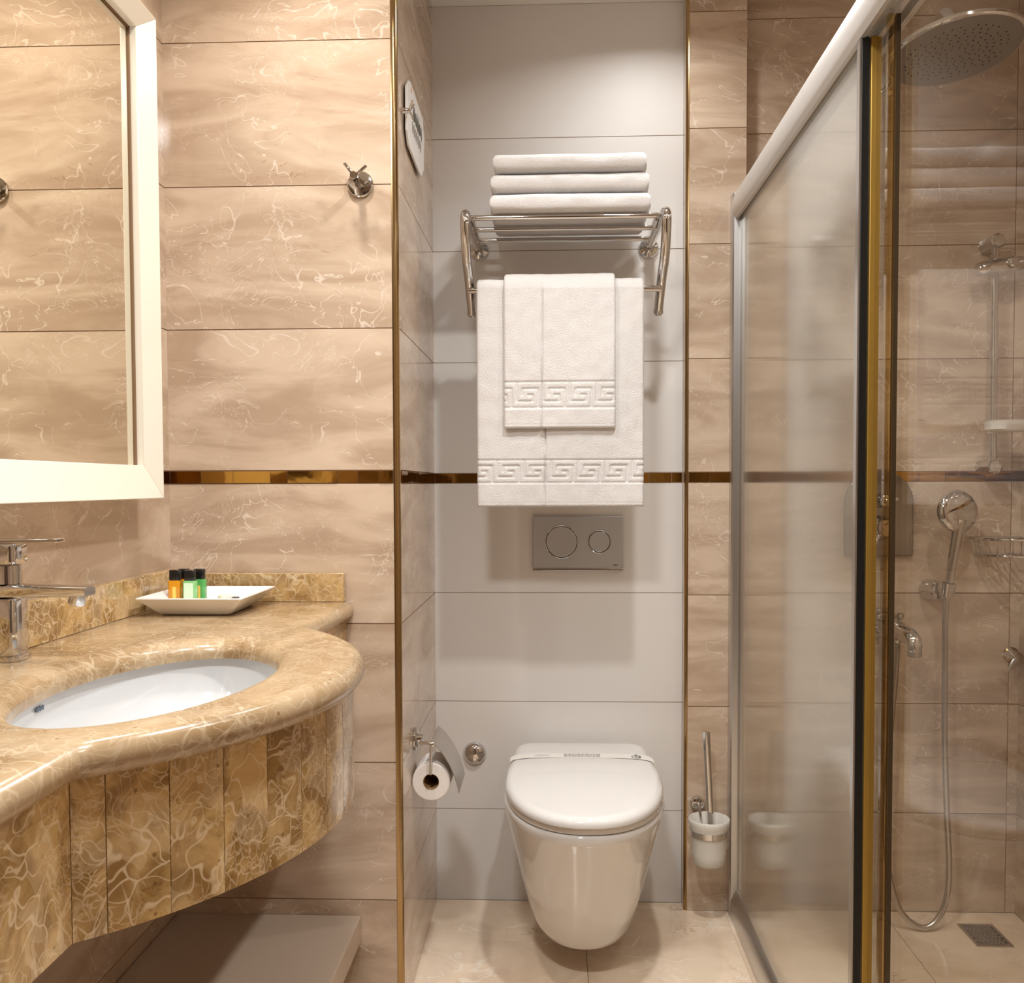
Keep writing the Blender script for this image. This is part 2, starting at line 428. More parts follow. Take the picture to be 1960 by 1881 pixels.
# corner strips
def quarter(name, cx, cy, r, sx, sy, z0, z1, mat):
    pts = [(cx, cy)] + [(cx + sx * r * math.cos(t), cy + sy * r * math.sin(t)) for t in [math.pi / 2 * k / 10 for k in range(11)]]
    return struct(name, MB().prism(pts, 2, z0, z1), mat)
quarter('trim_8', XE, YP + 0.0125, 0.0135, 1, -1, 0, ZC, M_BRASS)
quarter('trim_9', XN1 + 0.009, YQ + 0.009, 0.0095, -1, -1, 0, ZC, M_BRASS)
struct('trim_10', MB().box(XN1 + 0.0005, XN1 + 0.009, YQ + 0.009, 0.0, 0, ZC), M_WALL, smooth=0)
# rest of the room behind the camera and around the shower
struct('wall_back', MB().box(XL, 0.55, YBACK - 0.05, YBACK, 0, ZC), M_WALL, smooth=0)
struct('wall_shower_front', MB().box(0.47, XR + 0.03, -2.15, -2.05, ZSH, ZC), M_WALL, smooth=0)
struct('wall_entry_right', MB().box(0.50, 0.55, YBACK, -2.15, 0, ZC), M_WALL, smooth=0)
d = struct('door_1', MB().box(-0.74, 0.36, YBACK, YBACK + 0.03, 0.0, 2.12), M_DOOR, bevel=0.004)  # unseen door, made extra wide and dark for contrast in the chrome
hd = link('door_handle', MB().tube([(0.08, YBACK + 0.03, 1.0), (0.08, YBACK + 0.08, 1.0), (-0.04, YBACK + 0.08, 1.0)], 0.009), M_CHROME, d)
# floors
def floor_tiles():
    mb = MB(); mb.box(XL, 0.459, YBACK, 0.0, -0.05, -0.0012); n = len(mb.f)
    xs = [XL, -0.525, 0.079, 0.459]; ys = [YBACK, -2.71, -2.11, -1.51, -0.91, -0.31, 0.0]
    ys = [YBACK, -3.0, -2.4, -1.8, -1.2, -0.6, 0.0]
    for a, b in zip(xs[:-1], xs[1:]):
        for c, d_ in zip(ys[:-1], ys[1:]):
            mb.box(a + 0.0008, b - 0.0008, c + 0.0008, d_ - 0.0008, -0.0012, 0.0)
    o = struct('floor', mb, M_GROUT, smooth=0); o.data.materials.append(M_FLOOR)
    for i, p in enumerate(o.data.polygons): p.material_index = 0 if i < n else 1
floor_tiles()
def shower_floor():
    mb = MB(); mb.box(0.459, XR + 0.03, -2.15, 0.03, -0.07, ZSH - 0.0012); n = len(mb.f)
    for a, b in ((0.53, 0.893), (0.893, XR)):
        for c, d_ in ((-2.05, -1.8), (-1.8, -1.2), (-1.2, -0.6), (-0.6, 0.0)):
            mb.box(a + 0.0008, b - 0.0008, c + 0.0008, d_ - 0.0008, ZSH - 0.0012, ZSH)
    o = struct('floor_shower', mb, M_GROUT, smooth=0); o.data.materials.append(M_FLOOR)
    for i, p in enumerate(o.data.polygons): p.material_index = 0 if i < n else 1
shower_floor()
struct('trim_11', MB().box(0.459, 0.53, -2.05, YQ, -0.05, -0.0005), M_FLOOR, smooth=0)
struct('ceiling', MB().box(XL - 0.03, XR + 0.03, YBACK, 0.03, ZC, ZC + 0.05), M_CEIL, smooth=0)

# ------------------------------------------------------------------ toilet
TX = 0.071
def dsec(w, wb, yb, ys, yf, z, n=40, cr=0.0, p=2.0):
    """D-shaped outline: back edge at yb (half width wb), widest w at ys, round front at yf; counter-clockwise"""
    pts = []
    if cr > 0:
        for k in range(7):
            t = math.pi / 2 * k / 6
            pts.append((TX + wb - cr + cr * math.sin(t) , yb - cr + cr * math.cos(t), z))
        for k in range(1, 5):
            t = k / 5; s = t * t * (3 - 2 * t)
            pts.append((TX + wb + (w - wb) * s, yb - cr + (ys - yb + cr) * t, z))
    else:
        for k in range(3): pts.append((TX + wb, yb + 0, z)) if k == 0 else None
        for k in range(1, 5):
            t = k / 5; s = t * t * (3 - 2 * t)
            pts.append((TX + wb + (w - wb) * s, yb + (ys - yb) * t, z))
    half = pts[:]
    m_ = 18
    for k in range(m_ + 1):
        t = math.pi / 2 * k / m_
        c, s = math.cos(t) ** (2 / p), math.sin(t) ** (2 / p)
        half.append((TX + w * c, ys + (yf - ys) * s, z))
    left = [(2 * TX - q[0], q[1], q[2]) for q in reversed(half[:-1])]
    return half + left

def toilet():
    T = thing('wall_hung_toilet', 'white wall-hung toilet with closed lid on the pale tiled wall', 'toilet', (TX, 0, 0.07))
    lv = [(0.070, 0.088, 0.085, -0.22, -0.415), (0.0715, 0.104, 0.10, -0.23, -0.437), (0.078, 0.116, 0.110, -0.24, -0.450), (0.095, 0.126, 0.118, -0.24, -0.464),
          (0.14, 0.139, 0.126, -0.25, -0.492), (0.20, 0.153, 0.136, -0.26, -0.526), (0.27, 0.168, 0.15, -0.27, -0.565), (0.34, 0.182, 0.162, -0.29, -0.606),
          (0.385, 0.190, 0.169, -0.31, -0.634), (0.402, 0.192, 0.172, -0.32, -0.644), (0.409, 0.190, 0.170, -0.32, -0.641), (0.411, 0.186, 0.166, -0.32, -0.637)]
    mb = MB().rings([dsec(w, wb, -0.0005, ys, yf, z, p=2.15) for z, w, wb, ys, yf in lv])
    link('bowl', mb, M_PORCELAIN, T, smooth=60)
    def slab(z0, z1, w, wb, yb, ys, yf, r, top, cr=0.045):
        rs = []
        for k in range(5):
            t = math.pi / 2 * k / 4; o = 0.003 * (1 - math.sin(t))
            rs.append(dsec(w - o, wb - o, yb - o, ys, yf + o, z0 + 0.003 * (1 - math.cos(t)), cr=cr, p=2.2))
        n = 8
        for k in range(n + 1):
            t = math.pi / 2 * k / n; o = r * (1 - math.cos(t)); zz = z1 - r * 0.75 * (1 - math.sin(t))
            rs.append(dsec(w - o, wb - o, yb - o * 0.6, ys, yf + o, zz, cr=max(cr - o * 0.5, 0.01), p=2.2))
        for s, dz in ((0.8, 0.003), (0.5, top * 0.8), (0.2, top)):
            w2, ww2 = (w - r) * s, (wb - r) * s
            yc = -0.30
            rs.append(dsec(w2, ww2, yc + (yb - r * 0.6 - yc) * s, yc + (ys - yc) * s, yc + (yf + r - yc) * s, z1 + dz, cr=(cr - r * 0.5) * s, p=2.2))
        return MB().rings(rs)
    link('seat', slab(0.413, 0.427, 0.188, 0.172, -0.075, -0.32, -0.640, 0.004, 0.0005), M_PORCELAIN, T, smooth=50)
    link('lid', slab(0.429, 0.452, 0.189, 0.176, -0.030, -0.32, -0.652, 0.022, 0.006), M_PORCELAIN, T, smooth=60)
    for s in (-0.12, 0.12):
        link('hinge', MB().cyl((TX + s, -0.05, 0.411), (TX + s, -0.05, 0.43), 0.012), M_PLASTIC_W, T)
    # paper band around the closed lid
    P = thing('paper_band', 'white printed paper band wrapped across the closed toilet lid', 'paper band', (TX, -0.19, 0.459))
    prof = []
    for k in range(41):
        t = -1 + 2 * k / 40; x = t * 0.1925
        ax = abs(x)
        if ax <= 0.167:
            sv = max(0.46, ax / 0.167)
            z = 0.4571 - 0.0016 * max(0, (sv - 0.5) / 0.3) if sv < 0.8 else 0.4555 - 0.003 * (sv - 0.8) / 0.2
        else:
            q = min(1, (ax - 0.167) / 0.023); z = 0.4525 - 0.0175 * (1 - math.sqrt(max(0, 1 - q * q))) - max(0, ax - 0.19) * 4
        z += 0.0005
        prof.append((x, z))
    mb = MB()
    rings = []
    for x, z in prof:
        s = -0.02 * (1 if abs(x) > 0.15 else 0) * (abs(x) - 0.15) / 0.046
        rings.append([(TX + x, -0.165 + s * 0.6, z), (TX + x, -0.205 + s * 0.6, z), (TX + x, -0.205 + s * 0.6, z + 0.0006), (TX + x, -0.165 + s * 0.6, z + 0.0006)])
    mb.rings(rings); link('band', mb, M_PLASTIC_W, P)
    # printed marks: an oval ring with a stem, text rows, a pale leaf
    r = random.Random(5); mb = MB()
    for row in range(4):
        y = -0.173 - row * 0.0075; x = TX - 0.045
        while x < TX + 0.047:
            w = r.uniform(0.003, 0.011); mb.box(x, x + w, y - 0.0018, y + 0.0018, 0.4578, 0.4586); x += w + 0.002
    link('printed_text', mb, M_INK, P, smooth=0)
    mb = MB()
    ring = [(TX + 0.139 + 0.011 * math.cos(t), -0.188 + 0.011 * math.sin(t), 0.4558) for t in [2 * math.pi * k / 28 for k in range(28)]]
    mb.tube(ring, 0.0017, n=6, closed=True, flat=1.0); mb.tube([(TX + 0.139, -0.168, 0.4562), (TX + 0.139, -0.19, 0.4562)], 0.0015, n=6)
    link('printed_logo', mb, M_DARKINK, P)
    mb = MB()
    leaf = [(TX - 0.10 + 0.020 * math.cos(t), -0.186 + 0.008 * math.sin(t)) for t in [2 * math.pi * k / 24 for k in range(24)]]
    mb.prism(leaf, 2, 0.4566, 0.4582)
    link('printed_oval', mb, plain('pale_ink', (0.62, 0.58, 0.56), 0.6), P)
toilet()

# ------------------------------------------------------------------ flush plate and valve cap
F = thing('flush_plate', 'matt grey dual flush plate with two round buttons above toilet', 'flush plate', (0.0665, 0, 0.992))
link('plate', MB().box(-0.056, 0.189, -0.011, -0.001, 0.9185, 1.067), M_GREYPLATE, F, bevel=0.004)
link('lower_lip', MB().box(-0.056, 0.189, -0.013, -0.001, 0.9175, 0.924), M_STEEL, F, bevel=0.001)
for cx, r in ((0.022, 0.0445), (0.1245, 0.031)):
    b = link('button', MB().lathe((cx, -0.010, 0.9965), (0, -1, 0), [(0, r - 0.003), (0.003, r - 0.003), (0.0042, r - 0.005), (0.0036, r - 0.012), (0.0034, 0.001)], n=56), M_GREYPLATE, F)
    link('button_ring', MB().tube([(cx + r * math.cos(t), -0.0115, 0.9965 + r * math.sin(t)) for t in [2 * math.pi * k / 56 for k in range(56)]], 0.0014, n=8, closed=True), M_CHROME, b)
    g = MB().lathe((cx, -0.0112, 0.9965), (0, -1, 0), [(0, r + 0.0002), (0.0003, r + 0.0002), (0.0003, r - 0.003), (0, r - 0.003)], n=56, cap0=False, cap1=False)
    link('button_gap', g, M_BLACKCAP, b)
mb = MB()
for k, w in enumerate((0.005, 0.002, 0.005)):
    mb.box(0.1625 + k * 0.0042, 0.1625 + k * 0.0042 + 0.003, -0.0116, -0.0108, 0.931, 0.9345)
link('logo_mark', mb, M_DARKINK, F, smooth=0)
tag(link('valve_cap', MB().lathe((-0.218, 0, 0.412), (0, -1, 0), [(0.0005, 0.031), (0.004, 0.0315), (0.009, 0.029), (0.016, 0.023), (0.021, 0.013), (0.0225, 0.001)], n=48), M_CHROME, loc=(-0.218, 0, 0.412)),
    'domed chrome valve cap on pale wall between paper roll and toilet', 'valve cap')

# ------------------------------------------------------------------ towel rack
RK = thing('towel_rack', 'chrome towel rack with three shelf bars and curved side brackets', 'towel rack', (0.03, 0, 1.80))
def rack():
    for s, mx, tx in ((-1, -0.199, -0.207), (1, 0.257, 0.266)):
        link('wall_flange', MB().lathe((mx, 0, 1.785), (0, -1, 0), [(0.0005, 0.026), (0.005, 0.027), (0.010, 0.024), (0.014, 0.015), (0.04, 0.013)], n=36), M_CHROME, RK)
        pth = [(mx, -0.03, 1.785), (mx + (tx - mx) * .4, -0.10, 1.792), (tx, -0.20, 1.796), (tx, -0.29, 1.799), (tx, -0.325, 1.796), (tx, -0.346, 1.782), (tx, -0.348, 1.762), (tx, -0.336, 1.73), (tx, -0.31, 1.692), (tx - s * 0.002, -0.27, 1.655), (tx - s * 0.004, -0.235, 1.61), (tx - s * 0.005, -0.215, 1.583)]
        # smooth the path
        P = [Vector(p) for p in pth]; Q = []
        for i in range(len(P) - 1):
            p0, p1, p2, p3 = P[max(i - 1, 0)], P[i], P[i + 1], P[min(i + 2, len(P) - 1)]
            for k in range(5):
                t = k / 5
                Q.append(0.5 * ((2 * p1) + (p2 - p0) * t + (2 * p0 - 5 * p1 + 4 * p2 - p3) * t * t + (3 * p1 - p0 - 3 * p2 + p3) * t ** 3))
        Q.append(P[-1])
        b = link('side_bracket', MB().tube(Q, 0.0115, n=18), M_CHROME, RK)
        link('end_cap', MB().lathe(tuple(P[-1]), (0, 0.4, -0.9), [(-0.004, 0.0115), (0.006, 0.0125), (0.012, 0.009), (0.014, 0.001)], n=24), M_CHROME, b)
        link('bracket_plate', MB().prism([(-0.03, 1.776), (-0.30, 1.780), (-0.30, 1.800), (-0.03, 1.796)], 0, mx - s * 0.012, mx - s * 0.007), M_CHROME, RK)
    for y, z in ((-0.10, 1.787), (-0.20, 1.790), (-0.30, 1.793)):
        link('shelf_bar', MB().cyl((-0.202, y, z), (0.262, y, z), 0.0065), M_CHROME, RK)
    link('towel_bar', MB().cyl((-0.206, -0.262, 1.627), (0.264, -0.262, 1.627), 0.0075), M_CHROME, RK)
rack()

def folded_towel(name, x0, x1, y0, y1, z0, z1, seed, label):
    """thick folded towel: rounded front fold, soft surface, layered ends"""
    nx, nr = 60, 44
    rings = []
    h = (z1 - z0) / 2; zc = (z0 + z1) / 2
    for i in range(nx + 1):
        t = i / nx; x = x0 + (x1 - x0) * t
        e = min(t, 1 - t) * (x1 - x0)
        sh = 1 - 0.30 * max(0, 1 - e / 0.010) ** 2
        xx = x
        ring = []
        for k in range(nr):
            a = 2 * math.pi * k / nr
            ca, sa = math.cos(a), math.sin(a)
            p = 0.55
            yy = (y0 + y1) / 2 + (y1 - y0) / 2 * (1 if ca > 0 else -1) * abs(ca) ** 0.28 * (1 - 0.02 * (1 - sh))
            zz = zc + h * sh * (1 if sa > 0 else -1) * abs(sa) ** p
            n = noise.noise(Vector((x * 9 + seed * 7.1, yy * 9, zz * 9)))
            n2 = noise.noise(Vector((x * 26 + seed * 3.3, yy * 20, zz * 30)))
            if sa > -0.2: zz += 0.0022 * n + 0.0008 * n2
            yy += 0.002 * n2
            ring.append((xx + 0.0025 * noise.noise(Vector((zz * 60 + seed, yy * 12, t * 0.01))) * (1 if e < 0.002 else 0), yy, zz))
        rings.append(ring)
    mb = MB().rings(rings)
    o = link(name, mb, M_TOWEL, smooth=70, loc=((x0 + x1) / 2, (y0 + y1) / 2, z0))
    return tag(o, label, 'towel', 'folded bath towels stacked on the rack')
folded_towel('folded_towel', -0.149, 0.231, -0.325, -0.06, 1.8000, 1.8475, 1, 'folded white towel at the bottom of the stack on chrome rack')
folded_towel('folded_towel', -0.147, 0.229, -0.318, -0.065, 1.8490, 1.8960, 2, 'folded white towel in the middle of the stack of three')
folded_towel('folded_towel', -0.142, 0.222, -0.318, -0.07, 1.8975, 1.9440, 3, 'folded white towel topmost of the stack on chrome rack')

# hanging towels
def seg_d(px, py, a, b):
    ax, ay = a; bx, by = b
    dx, dy = bx - ax, by - ay
    l = dx * dx + dy * dy
    t = max(0, min(1, ((px - ax) * dx + (py - ay) * dy) / l)) if l else 0
    return math.hypot(px - ax - dx * t, py - ay - dy * t)
KEY = [((0, 0), (0, .74)), ((0, .74), (.60, .74)), ((.60, .74), (.60, .5)), ((.60, .5), (.42, .5)),
       ((.80, 1), (.80, .26)), ((.80, .26), (.21, .26)), ((.21, .26), (.21, .5))]
def key_relief(x, z, xo, cell, zt, zbm):
    """depth of the woven groove at (x, z) of a band between zt (top) and zbm (bottom)"""
    H = zt - zbm
    d = min(abs(z - zt), abs(z - zbm))
    g = max(0, 1 - (d / 0.0028) ** 2)
    if zbm < z < zt:
        v = (zt - z) / H; u = ((x - xo) / cell) % 1.0
        dd = 9
        for a, b in KEY:
            for s in (-1, 0, 1):
                dd = min(dd, seg_d((u + s) * cell, v * H, (a[0] * cell, a[1] * H), (b[0] * cell, b[1] * H)))
        g = max(g, max(0, 1 - (dd / 0.0034) ** 2))
        return g, True
    return g, False
def hung_towel(name, x0, x1, zf, zbk, yb, zbar, rin, t, seam, kb, label, seed, hem, dx=0.0022, seam2=None):
    nx = int((x1 - x0) / dx)
    path = []   # (y, z, normal y, normal z) along the centre line, front bottom to back bottom
    ro = rin + t / 2
    nz = int((zbar - zf) / dx)
    for k in range(nz + 1):
        path.append((yb - ro, zf + (zbar - zf) * k / nz, -1, 0))
    for k in range(1, 12):
        a = math.pi * k / 12
        path.append((yb - ro * math.cos(a), zbar + ro * math.sin(a), -math.cos(a), math.sin(a)))
    for k in range(0, 13):
        path.append((yb + ro, zbar - (zbar - zbk) * k / 12, 1, 0))
    m_ = len(path)
    rings = []
    for i in range(nx + 1):
        x = x0 + (x1 - x0) * i / nx
        e = min(x - x0, x1 - x)
        th = t / 2 * (0.25 + 0.75 * math.sqrt(max(0, 1 - (1 - min(e / (t * 0.5), 1)) ** 2)))
        outer, inner = [], []
        for j, (y, z, ny, nz_) in enumerate(path):
            g = 0; hb = 0
            w = 0.0030 * noise.noise(Vector((x * 6 + seed, z * 4, 1.3))) + 0.0013 * noise.noise(Vector((x * 40 + seed, z * 30, 5)))
            front = j <= nz
            if front:
                fd = 1.0
                for s_ in ([seam] if seam2 is None else [seam, seam2]):
                    d = x - (s_ + 0.004 * math.sin(z * 5))
                    g += 0.006 * math.exp(-(d / 0.0018) ** 2)
                    hb += 0.003 * (1 / (1 + math.exp(-d / 0.0012)))
                kr, inside = key_relief(x, z, *kb)
                g += 0.0032 * kr
                if z < kb[3]: hb += 0.0012
                if z < zf + hem: g += 0.0035 * math.exp(-((z - zf - hem) / 0.0016) ** 2)
                ez = z - zf
                if ez < 0.005: g += 0.004 * (1 - ez / 0.005) ** 2
            swing = 0
            outer.append((x, y + ny * (th - g + hb) + (w if front else 0), z + nz_ * (th + w)))
            inner.append((x, y - ny * th * 0.9 + (w if front else 0) * 0.5, z - nz_ * th * 0.9))
        rings.append(outer + inner[::-1])
    mb = MB().rings(rings)
    o = link(name, mb, M_TOWEL, smooth=80, loc=((x0 + x1) / 2, yb, zf))
    return tag(o, label, 'towel')
hung_towel('bath_towel', -0.186, 0.2195, 1.098, 1.20, -0.262, 1.627, 0.0085, 0.017, -0.019, (-0.186 + 0.05, 0.0655, 1.212, 1.156),
           'large white bath towel hanging behind the hand towel on the rack', 2.0, 0.011)
hung_towel('hand_towel', -0.1185, 0.1495, 1.288, 1.35, -0.262, 1.624, 0.027, 0.014, -0.030, (-0.0235, 0.064, 1.399, 1.337),
           'short white hand towel with key pattern hanging over the bath towel', 9.0, 0.011)

# ------------------------------------------------------------------ toilet brush
def brush():
    c = Vector((0.405, -0.128, 0))
    H = thing('toilet_brush_holder', 'frosted glass toilet brush holder with chrome ring on the marble pier', 'brush holder', (c.x, c.y, 0.157))
    prof_o = [(0.157, 0.030), (0.1585, 0.036), (0.165, 0.041), (0.19, 0.0435), (0.245, 0.0455), (0.258, 0.050), (0.270, 0.053), (0.279, 0.0535), (0.2805, 0.052)]
    prof_i = [(0.276, 0.0495), (0.262, 0.047), (0.248, 0.0425), (0.19, 0.0405), (0.166, 0.037), (0.163, 0.001)]
    link('cup', MB().lathe((c.x, c.y, 0), (0, 0, 1), prof_o + prof_i, n=48), M_FROST, H, smooth=50)
    link('ring', MB().lathe((c.x, c.y, 0), (0, 0, 1), [(0.236, 0.0465), (0.236, 0.0485), (0.252, 0.0505), (0.252, 0.047)], n=48, cap0=False, cap1=False), M_CHROME, H)
    a = MB().cyl((c.x - 0.020, YQ - 0.001, 0.297), (c.x - 0.020, YQ - 0.02, 0.297), 0.019, 0.017, bev=0.002)
    a.tube([(c.x - 0.020, YQ - 0.018, 0.297), (c.x - 0.018, YQ - 0.026, 0.285), (c.x - 0.014, c.y + 0.047, 0.25)], 0.006)
    link('wall_mount', a, M_CHROME, H)
    Bo = thing('toilet_brush', 'toilet brush with slim chrome handle standing in the frosted holder', 'toilet brush', (c.x + 0.006, c.y, 0.19))
    p0 = Vector((c.x + 0.005, c.y, 0.255)); p1 = Vector((0.3955, -0.132, 0.510))
    link('handle', MB().lathe(p0, p1 - p0, [(0, 0.0085), (0.02, 0.0085), (0.18, 0.0092), (0.247, 0.0100), (0.2545, 0.0095), (0.2555, 0.006)], n=28), M_CHROME, Bo)
    link('cover', MB().lathe((c.x, c.y, 0.245), (0, 0, 1), [(0, 0.030), (0.008, 0.030), (0.014, 0.016), (0.016, 0.009)], n=32), M_PLASTIC_W, Bo)
    mb = MB(); r = random.Random(2)
    for k in range(70):
        a_ = r.uniform(0, 6.28); z = r.uniform(0.185, 0.235)
        mb.cyl((c.x, c.y, z), (c.x + 0.030 * math.cos(a_), c.y + 0.030 * math.sin(a_), z - 0.004), 0.0012, n=5)
    link('bristles', mb, M_PLASTIC_W, Bo)
brush()

# ------------------------------------------------------------------ toilet paper and its holder
def paper():
    cx, z = -0.2805, 0.474; y0, y1 = -0.475, -0.375
    ho = thing('paper_holder', 'chrome toilet paper holder with curved cover on the niche side wall', 'paper holder', (XN0, -0.42, 0.56))
    link('wall_plate', MB().lathe((XN0, -0.43, 0.562), (1, 0, 0), [(0.0006, 0.026), (0.006, 0.026), (0.009, 0.023), (0.010, 0.012), (0.022, 0.010)], n=36), M_CHROME, ho)
    mb = MB().tube([(XN0 + 0.018, -0.43, 0.562), (XN0 + 0.022, -0.44, 0.563), (XN0 + 0.022, -0.485, 0.566), (cx + 0.003, -0.487, 0.566)], 0.0045)
    mb.cyl((cx - 0.002, -0.487, 0.566), (cx + 0.010, -0.487, 0.563), 0.0055, bev=0.001)
    link('arm', mb, M_CHROME, ho)
    mb = MB().tube([(cx + 0.002, -0.487, 0.562), (cx + 0.002, -0.487, 0.53), (cx, -0.487, 0.495), (cx, -0.480, 0.491), (cx, -0.36, 0.491), (cx, -0.352, 0.494)], 0.0032)
    link('roll_wire', mb, M_CHROME, ho)
    # curved cover plate over the roll
    rings = []
    pts = []
    for k in range(13):
        t = k / 12
        x = cx + 0.066 * math.sin(t * 1.3) ; zz = 0.568 - 0.118 * t ** 1.3
        pts.append((x, zz))
    th = 0.0016
    poly = pts + [(x + th, zz + th * 0.5) for x, zz in reversed(pts)]
    link('cover', MB().prism(poly, 1, -0.484, -0.335), M_STEEL, ho, bevel=0.0005)
    R = thing('toilet_roll', 'white toilet paper roll hanging under the chrome cover', 'toilet roll', (cx, (y0 + y1) / 2, z))
    ri, ro = 0.0185, 0.0435
    mb = MB().lathe((cx, y0, z), (0, 1, 0), [(0.0, ri), (0, ro - 0.002), (0.002, ro), (0.098, ro), (0.1, ro - 0.002), (0.1, ri)], n=56, cap0=False, cap1=False)
    link('paper', mb, M_PAPER, R, smooth=40)
    mb = MB().lathe((cx, y0, z), (0, 1, 0), [(0.0008, ri), (0.0008, ri - 0.001), (0.0992, ri - 0.001), (0.0992, ri)], n=48, cap0=False, cap1=False)
    mb.lathe((cx, y0, z), (0, 1, 0), [(0.085, ri - 0.001), (0.086, 0.001)], n=48, cap0=False, cap1=True)
    link('core', mb, M_CARD, R)
paper()

# ------------------------------------------------------------------ plaque on the niche side wall, with its hook
def plaque():
    P = thing('hanging_sign', 'white octagonal hanging sign with dark marks on niche side wall', 'sign', (XN0, -0.39, 1.98))
    poly = [(-0.490, 2.046), (-0.462, 2.050), (-0.262, 2.043), (-0.240, 2.00), (-0.248, 1.925), (-0.300, 1.893), (-0.325, 1.893), (-0.500, 1.900), (-0.527, 1.925), (-0.527, 2.02)]
    link('board', MB().prism(poly, 0, XN0 + 0.004, XN0 + 0.009), M_PLASTIC_W, P, bevel=0.001)
    r = random.Random(12); mb = MB(); mb2 = MB()
    y = -0.44
    while y < -0.30:
        w = r.uniform(0.012, 0.022)
        pts = [(y, 2.000 + r.uniform(-.006, .012)), (y + w * .4, 2.008 + r.uniform(0, .01)), (y + w * .9, 1.998), (y + w, 1.984), (y + w * .6, 1.978 + r.uniform(-.004, .006)), (y + w * .3, 1.986), (y + w * .1, 1.980)]
        mb.prism(pts, 0, XN0 + 0.0088, XN0 + 0.0098); y += w + r.uniform(0.003, 0.007)
    y = -0.455
    while y < -0.32:
        w = r.uniform(0.016, 0.03)
        pts = [(y, 1.968), (y + w * .5, 1.973), (y + w, 1.964), (y + w * .95, 1.950), (y + w * .5, 1.944), (y + w * .15, 1.951)]
        mb2.prism(pts, 0, XN0 + 0.0088, XN0 + 0.0096); y += w + 0.004
    link('dark_lettering', mb, M_DARKINK, P, smooth=0)
    link('grey_lettering', mb2, M_INK, P, smooth=0)
    link('orange_mark', MB().prism([(-0.47, 2.03), (-0.455, 2.045), (-0.45, 2.043), (-0.463, 2.028)], 0, XN0 + 0.0088, XN0 + 0.0096), plain('orange_ink', (0.65, 0.28, 0.12), 0.6), P, smooth=0)
    hk = thing('wall_hook', 'small chrome hook beside the octagonal sign on niche side wall', 'hook', (XN0, -0.555, 1.962))
    link('stem', MB().cyl((XN0, -0.555, 1.955), (XN0 + 0.02, -0.555, 1.955), 0.007, 0.005, bev=0.001), M_CHROME, hk)
    for dy, dz in ((0.012, 0.018), (-0.012, 0.018), (0.0, -0.018)):
        link('prong', MB().cyl((XN0 + 0.018, -0.555, 1.955), (XN0 + 0.026, -0.555 + dy, 1.955 + dz), 0.0022, n=10), M_CHROME, hk)
plaque()

# ------------------------------------------------------------------ robe hook by the mirror
def robe_hook():
    x, y, z = -0.404, YP, 1.783
    H = thing('robe_hook', 'round chrome robe hook with two prongs on tan marble wall', 'hook', (x, y, z))
    link('base_disc', MB().lathe((x, y, z), (0, -1, 0), [(0.0005, 0.0275), (0.006, 0.0275), (0.0085, 0.025), (0.0095, 0.018), (0.0095, 0.001)], n=48), M_CHROME, H)
    a = Vector((x, y - 0.008, z)); b = Vector((x - 0.004, y - 0.055, z + 0.004))
    link('stem', MB().lathe(a, b - a, [(0, 0.011), (0.012, 0.008), (0.035, 0.0075), (0.042, 0.009), (0.046, 0.0095), (0.048, 0.008)], n=6), M_CHROME, H, smooth=20)
    c = a.lerp(b, 0.85)
    for dx, dz in ((0.026, 0.020), (-0.020, 0.026)):
        link('prong', MB().cyl(c, c + Vector((dx, -0.004, dz)), 0.0034, n=14, bev=0.0006), M_CHROME, H)
robe_hook()

# ------------------------------------------------------------------ lit mirror
def mirror():
    Mi = thing('lit_mirror', 'wall mirror in a wide glowing white frame above the vanity', 'mirror', (XL, -1.35, 1.59))
    y0, y1, z0, z1 = -1.95, -0.797, 1.128, 2.047
    fy = 0.047
    XO, XI = -0.760, -0.780       # outer lip and inner lip of the sloping frame
    o = [(y0, z0), (y1, z0), (y1, z1), (y0, z1)]
    i_ = [(y0 + fy, z0 + 0.063), (y1 - fy, z0 + 0.063), (y1 - fy, z1 - 0.034), (y0 + fy, z1 - 0.034)]
    def bar(k):
        k2 = (k + 1) % 4
        a, b, c, d_ = o[k], o[k2], i_[k2], i_[k]
        def P(p, x): return (x, p[0], p[1])
        vs = [P(a, XL + 0.001), P(b, XL + 0.001), P(c, XL + 0.001), P(d_, XL + 0.001), P(a, XO), P(b, XO), P(c, XI), P(d_, XI)]
        return MB().add(vs, [(0, 3, 2, 1), (4, 5, 6, 7), (0, 1, 5, 4), (1, 2, 6, 5), (2, 3, 7, 6), (3, 0, 4, 7)])
    for k in range(4):
        link('frame_bar', bar(k), M_FRAME, Mi, bevel=0.0015, seg=2)
    link('mirror_glass', MB().box(-0.7995, -0.7955, i_[0][0] - 0.004, i_[1][0] + 0.004, i_[0][1] - 0.004, i_[2][1] + 0.004), M_MIRROR, Mi, smooth=0)
    b0, b1, c0, c1 = i_[0][0], i_[1][0], i_[0][1], i_[2][1]
    bead = MB()
    for (ya, yb_, za, zb_) in ((b0, b1, c1 - 0.003, c1), (b0, b0 + 0.004, c0, c1), (b1 - 0.004, b1, c0, c1)):
        bead.box(-0.7955, -0.7925, ya, yb_, za, zb_)
    link('edge_bead', bead, M_GROUT, Mi, smooth=0)
    link('backing', MB().box(XL + 0.0012, -0.7995, i_[0][0] + 0.001, i_[1][0] - 0.001, i_[0][1] + 0.001, i_[2][1] - 0.001), M_BLACK, Mi, smooth=0)
mirror()

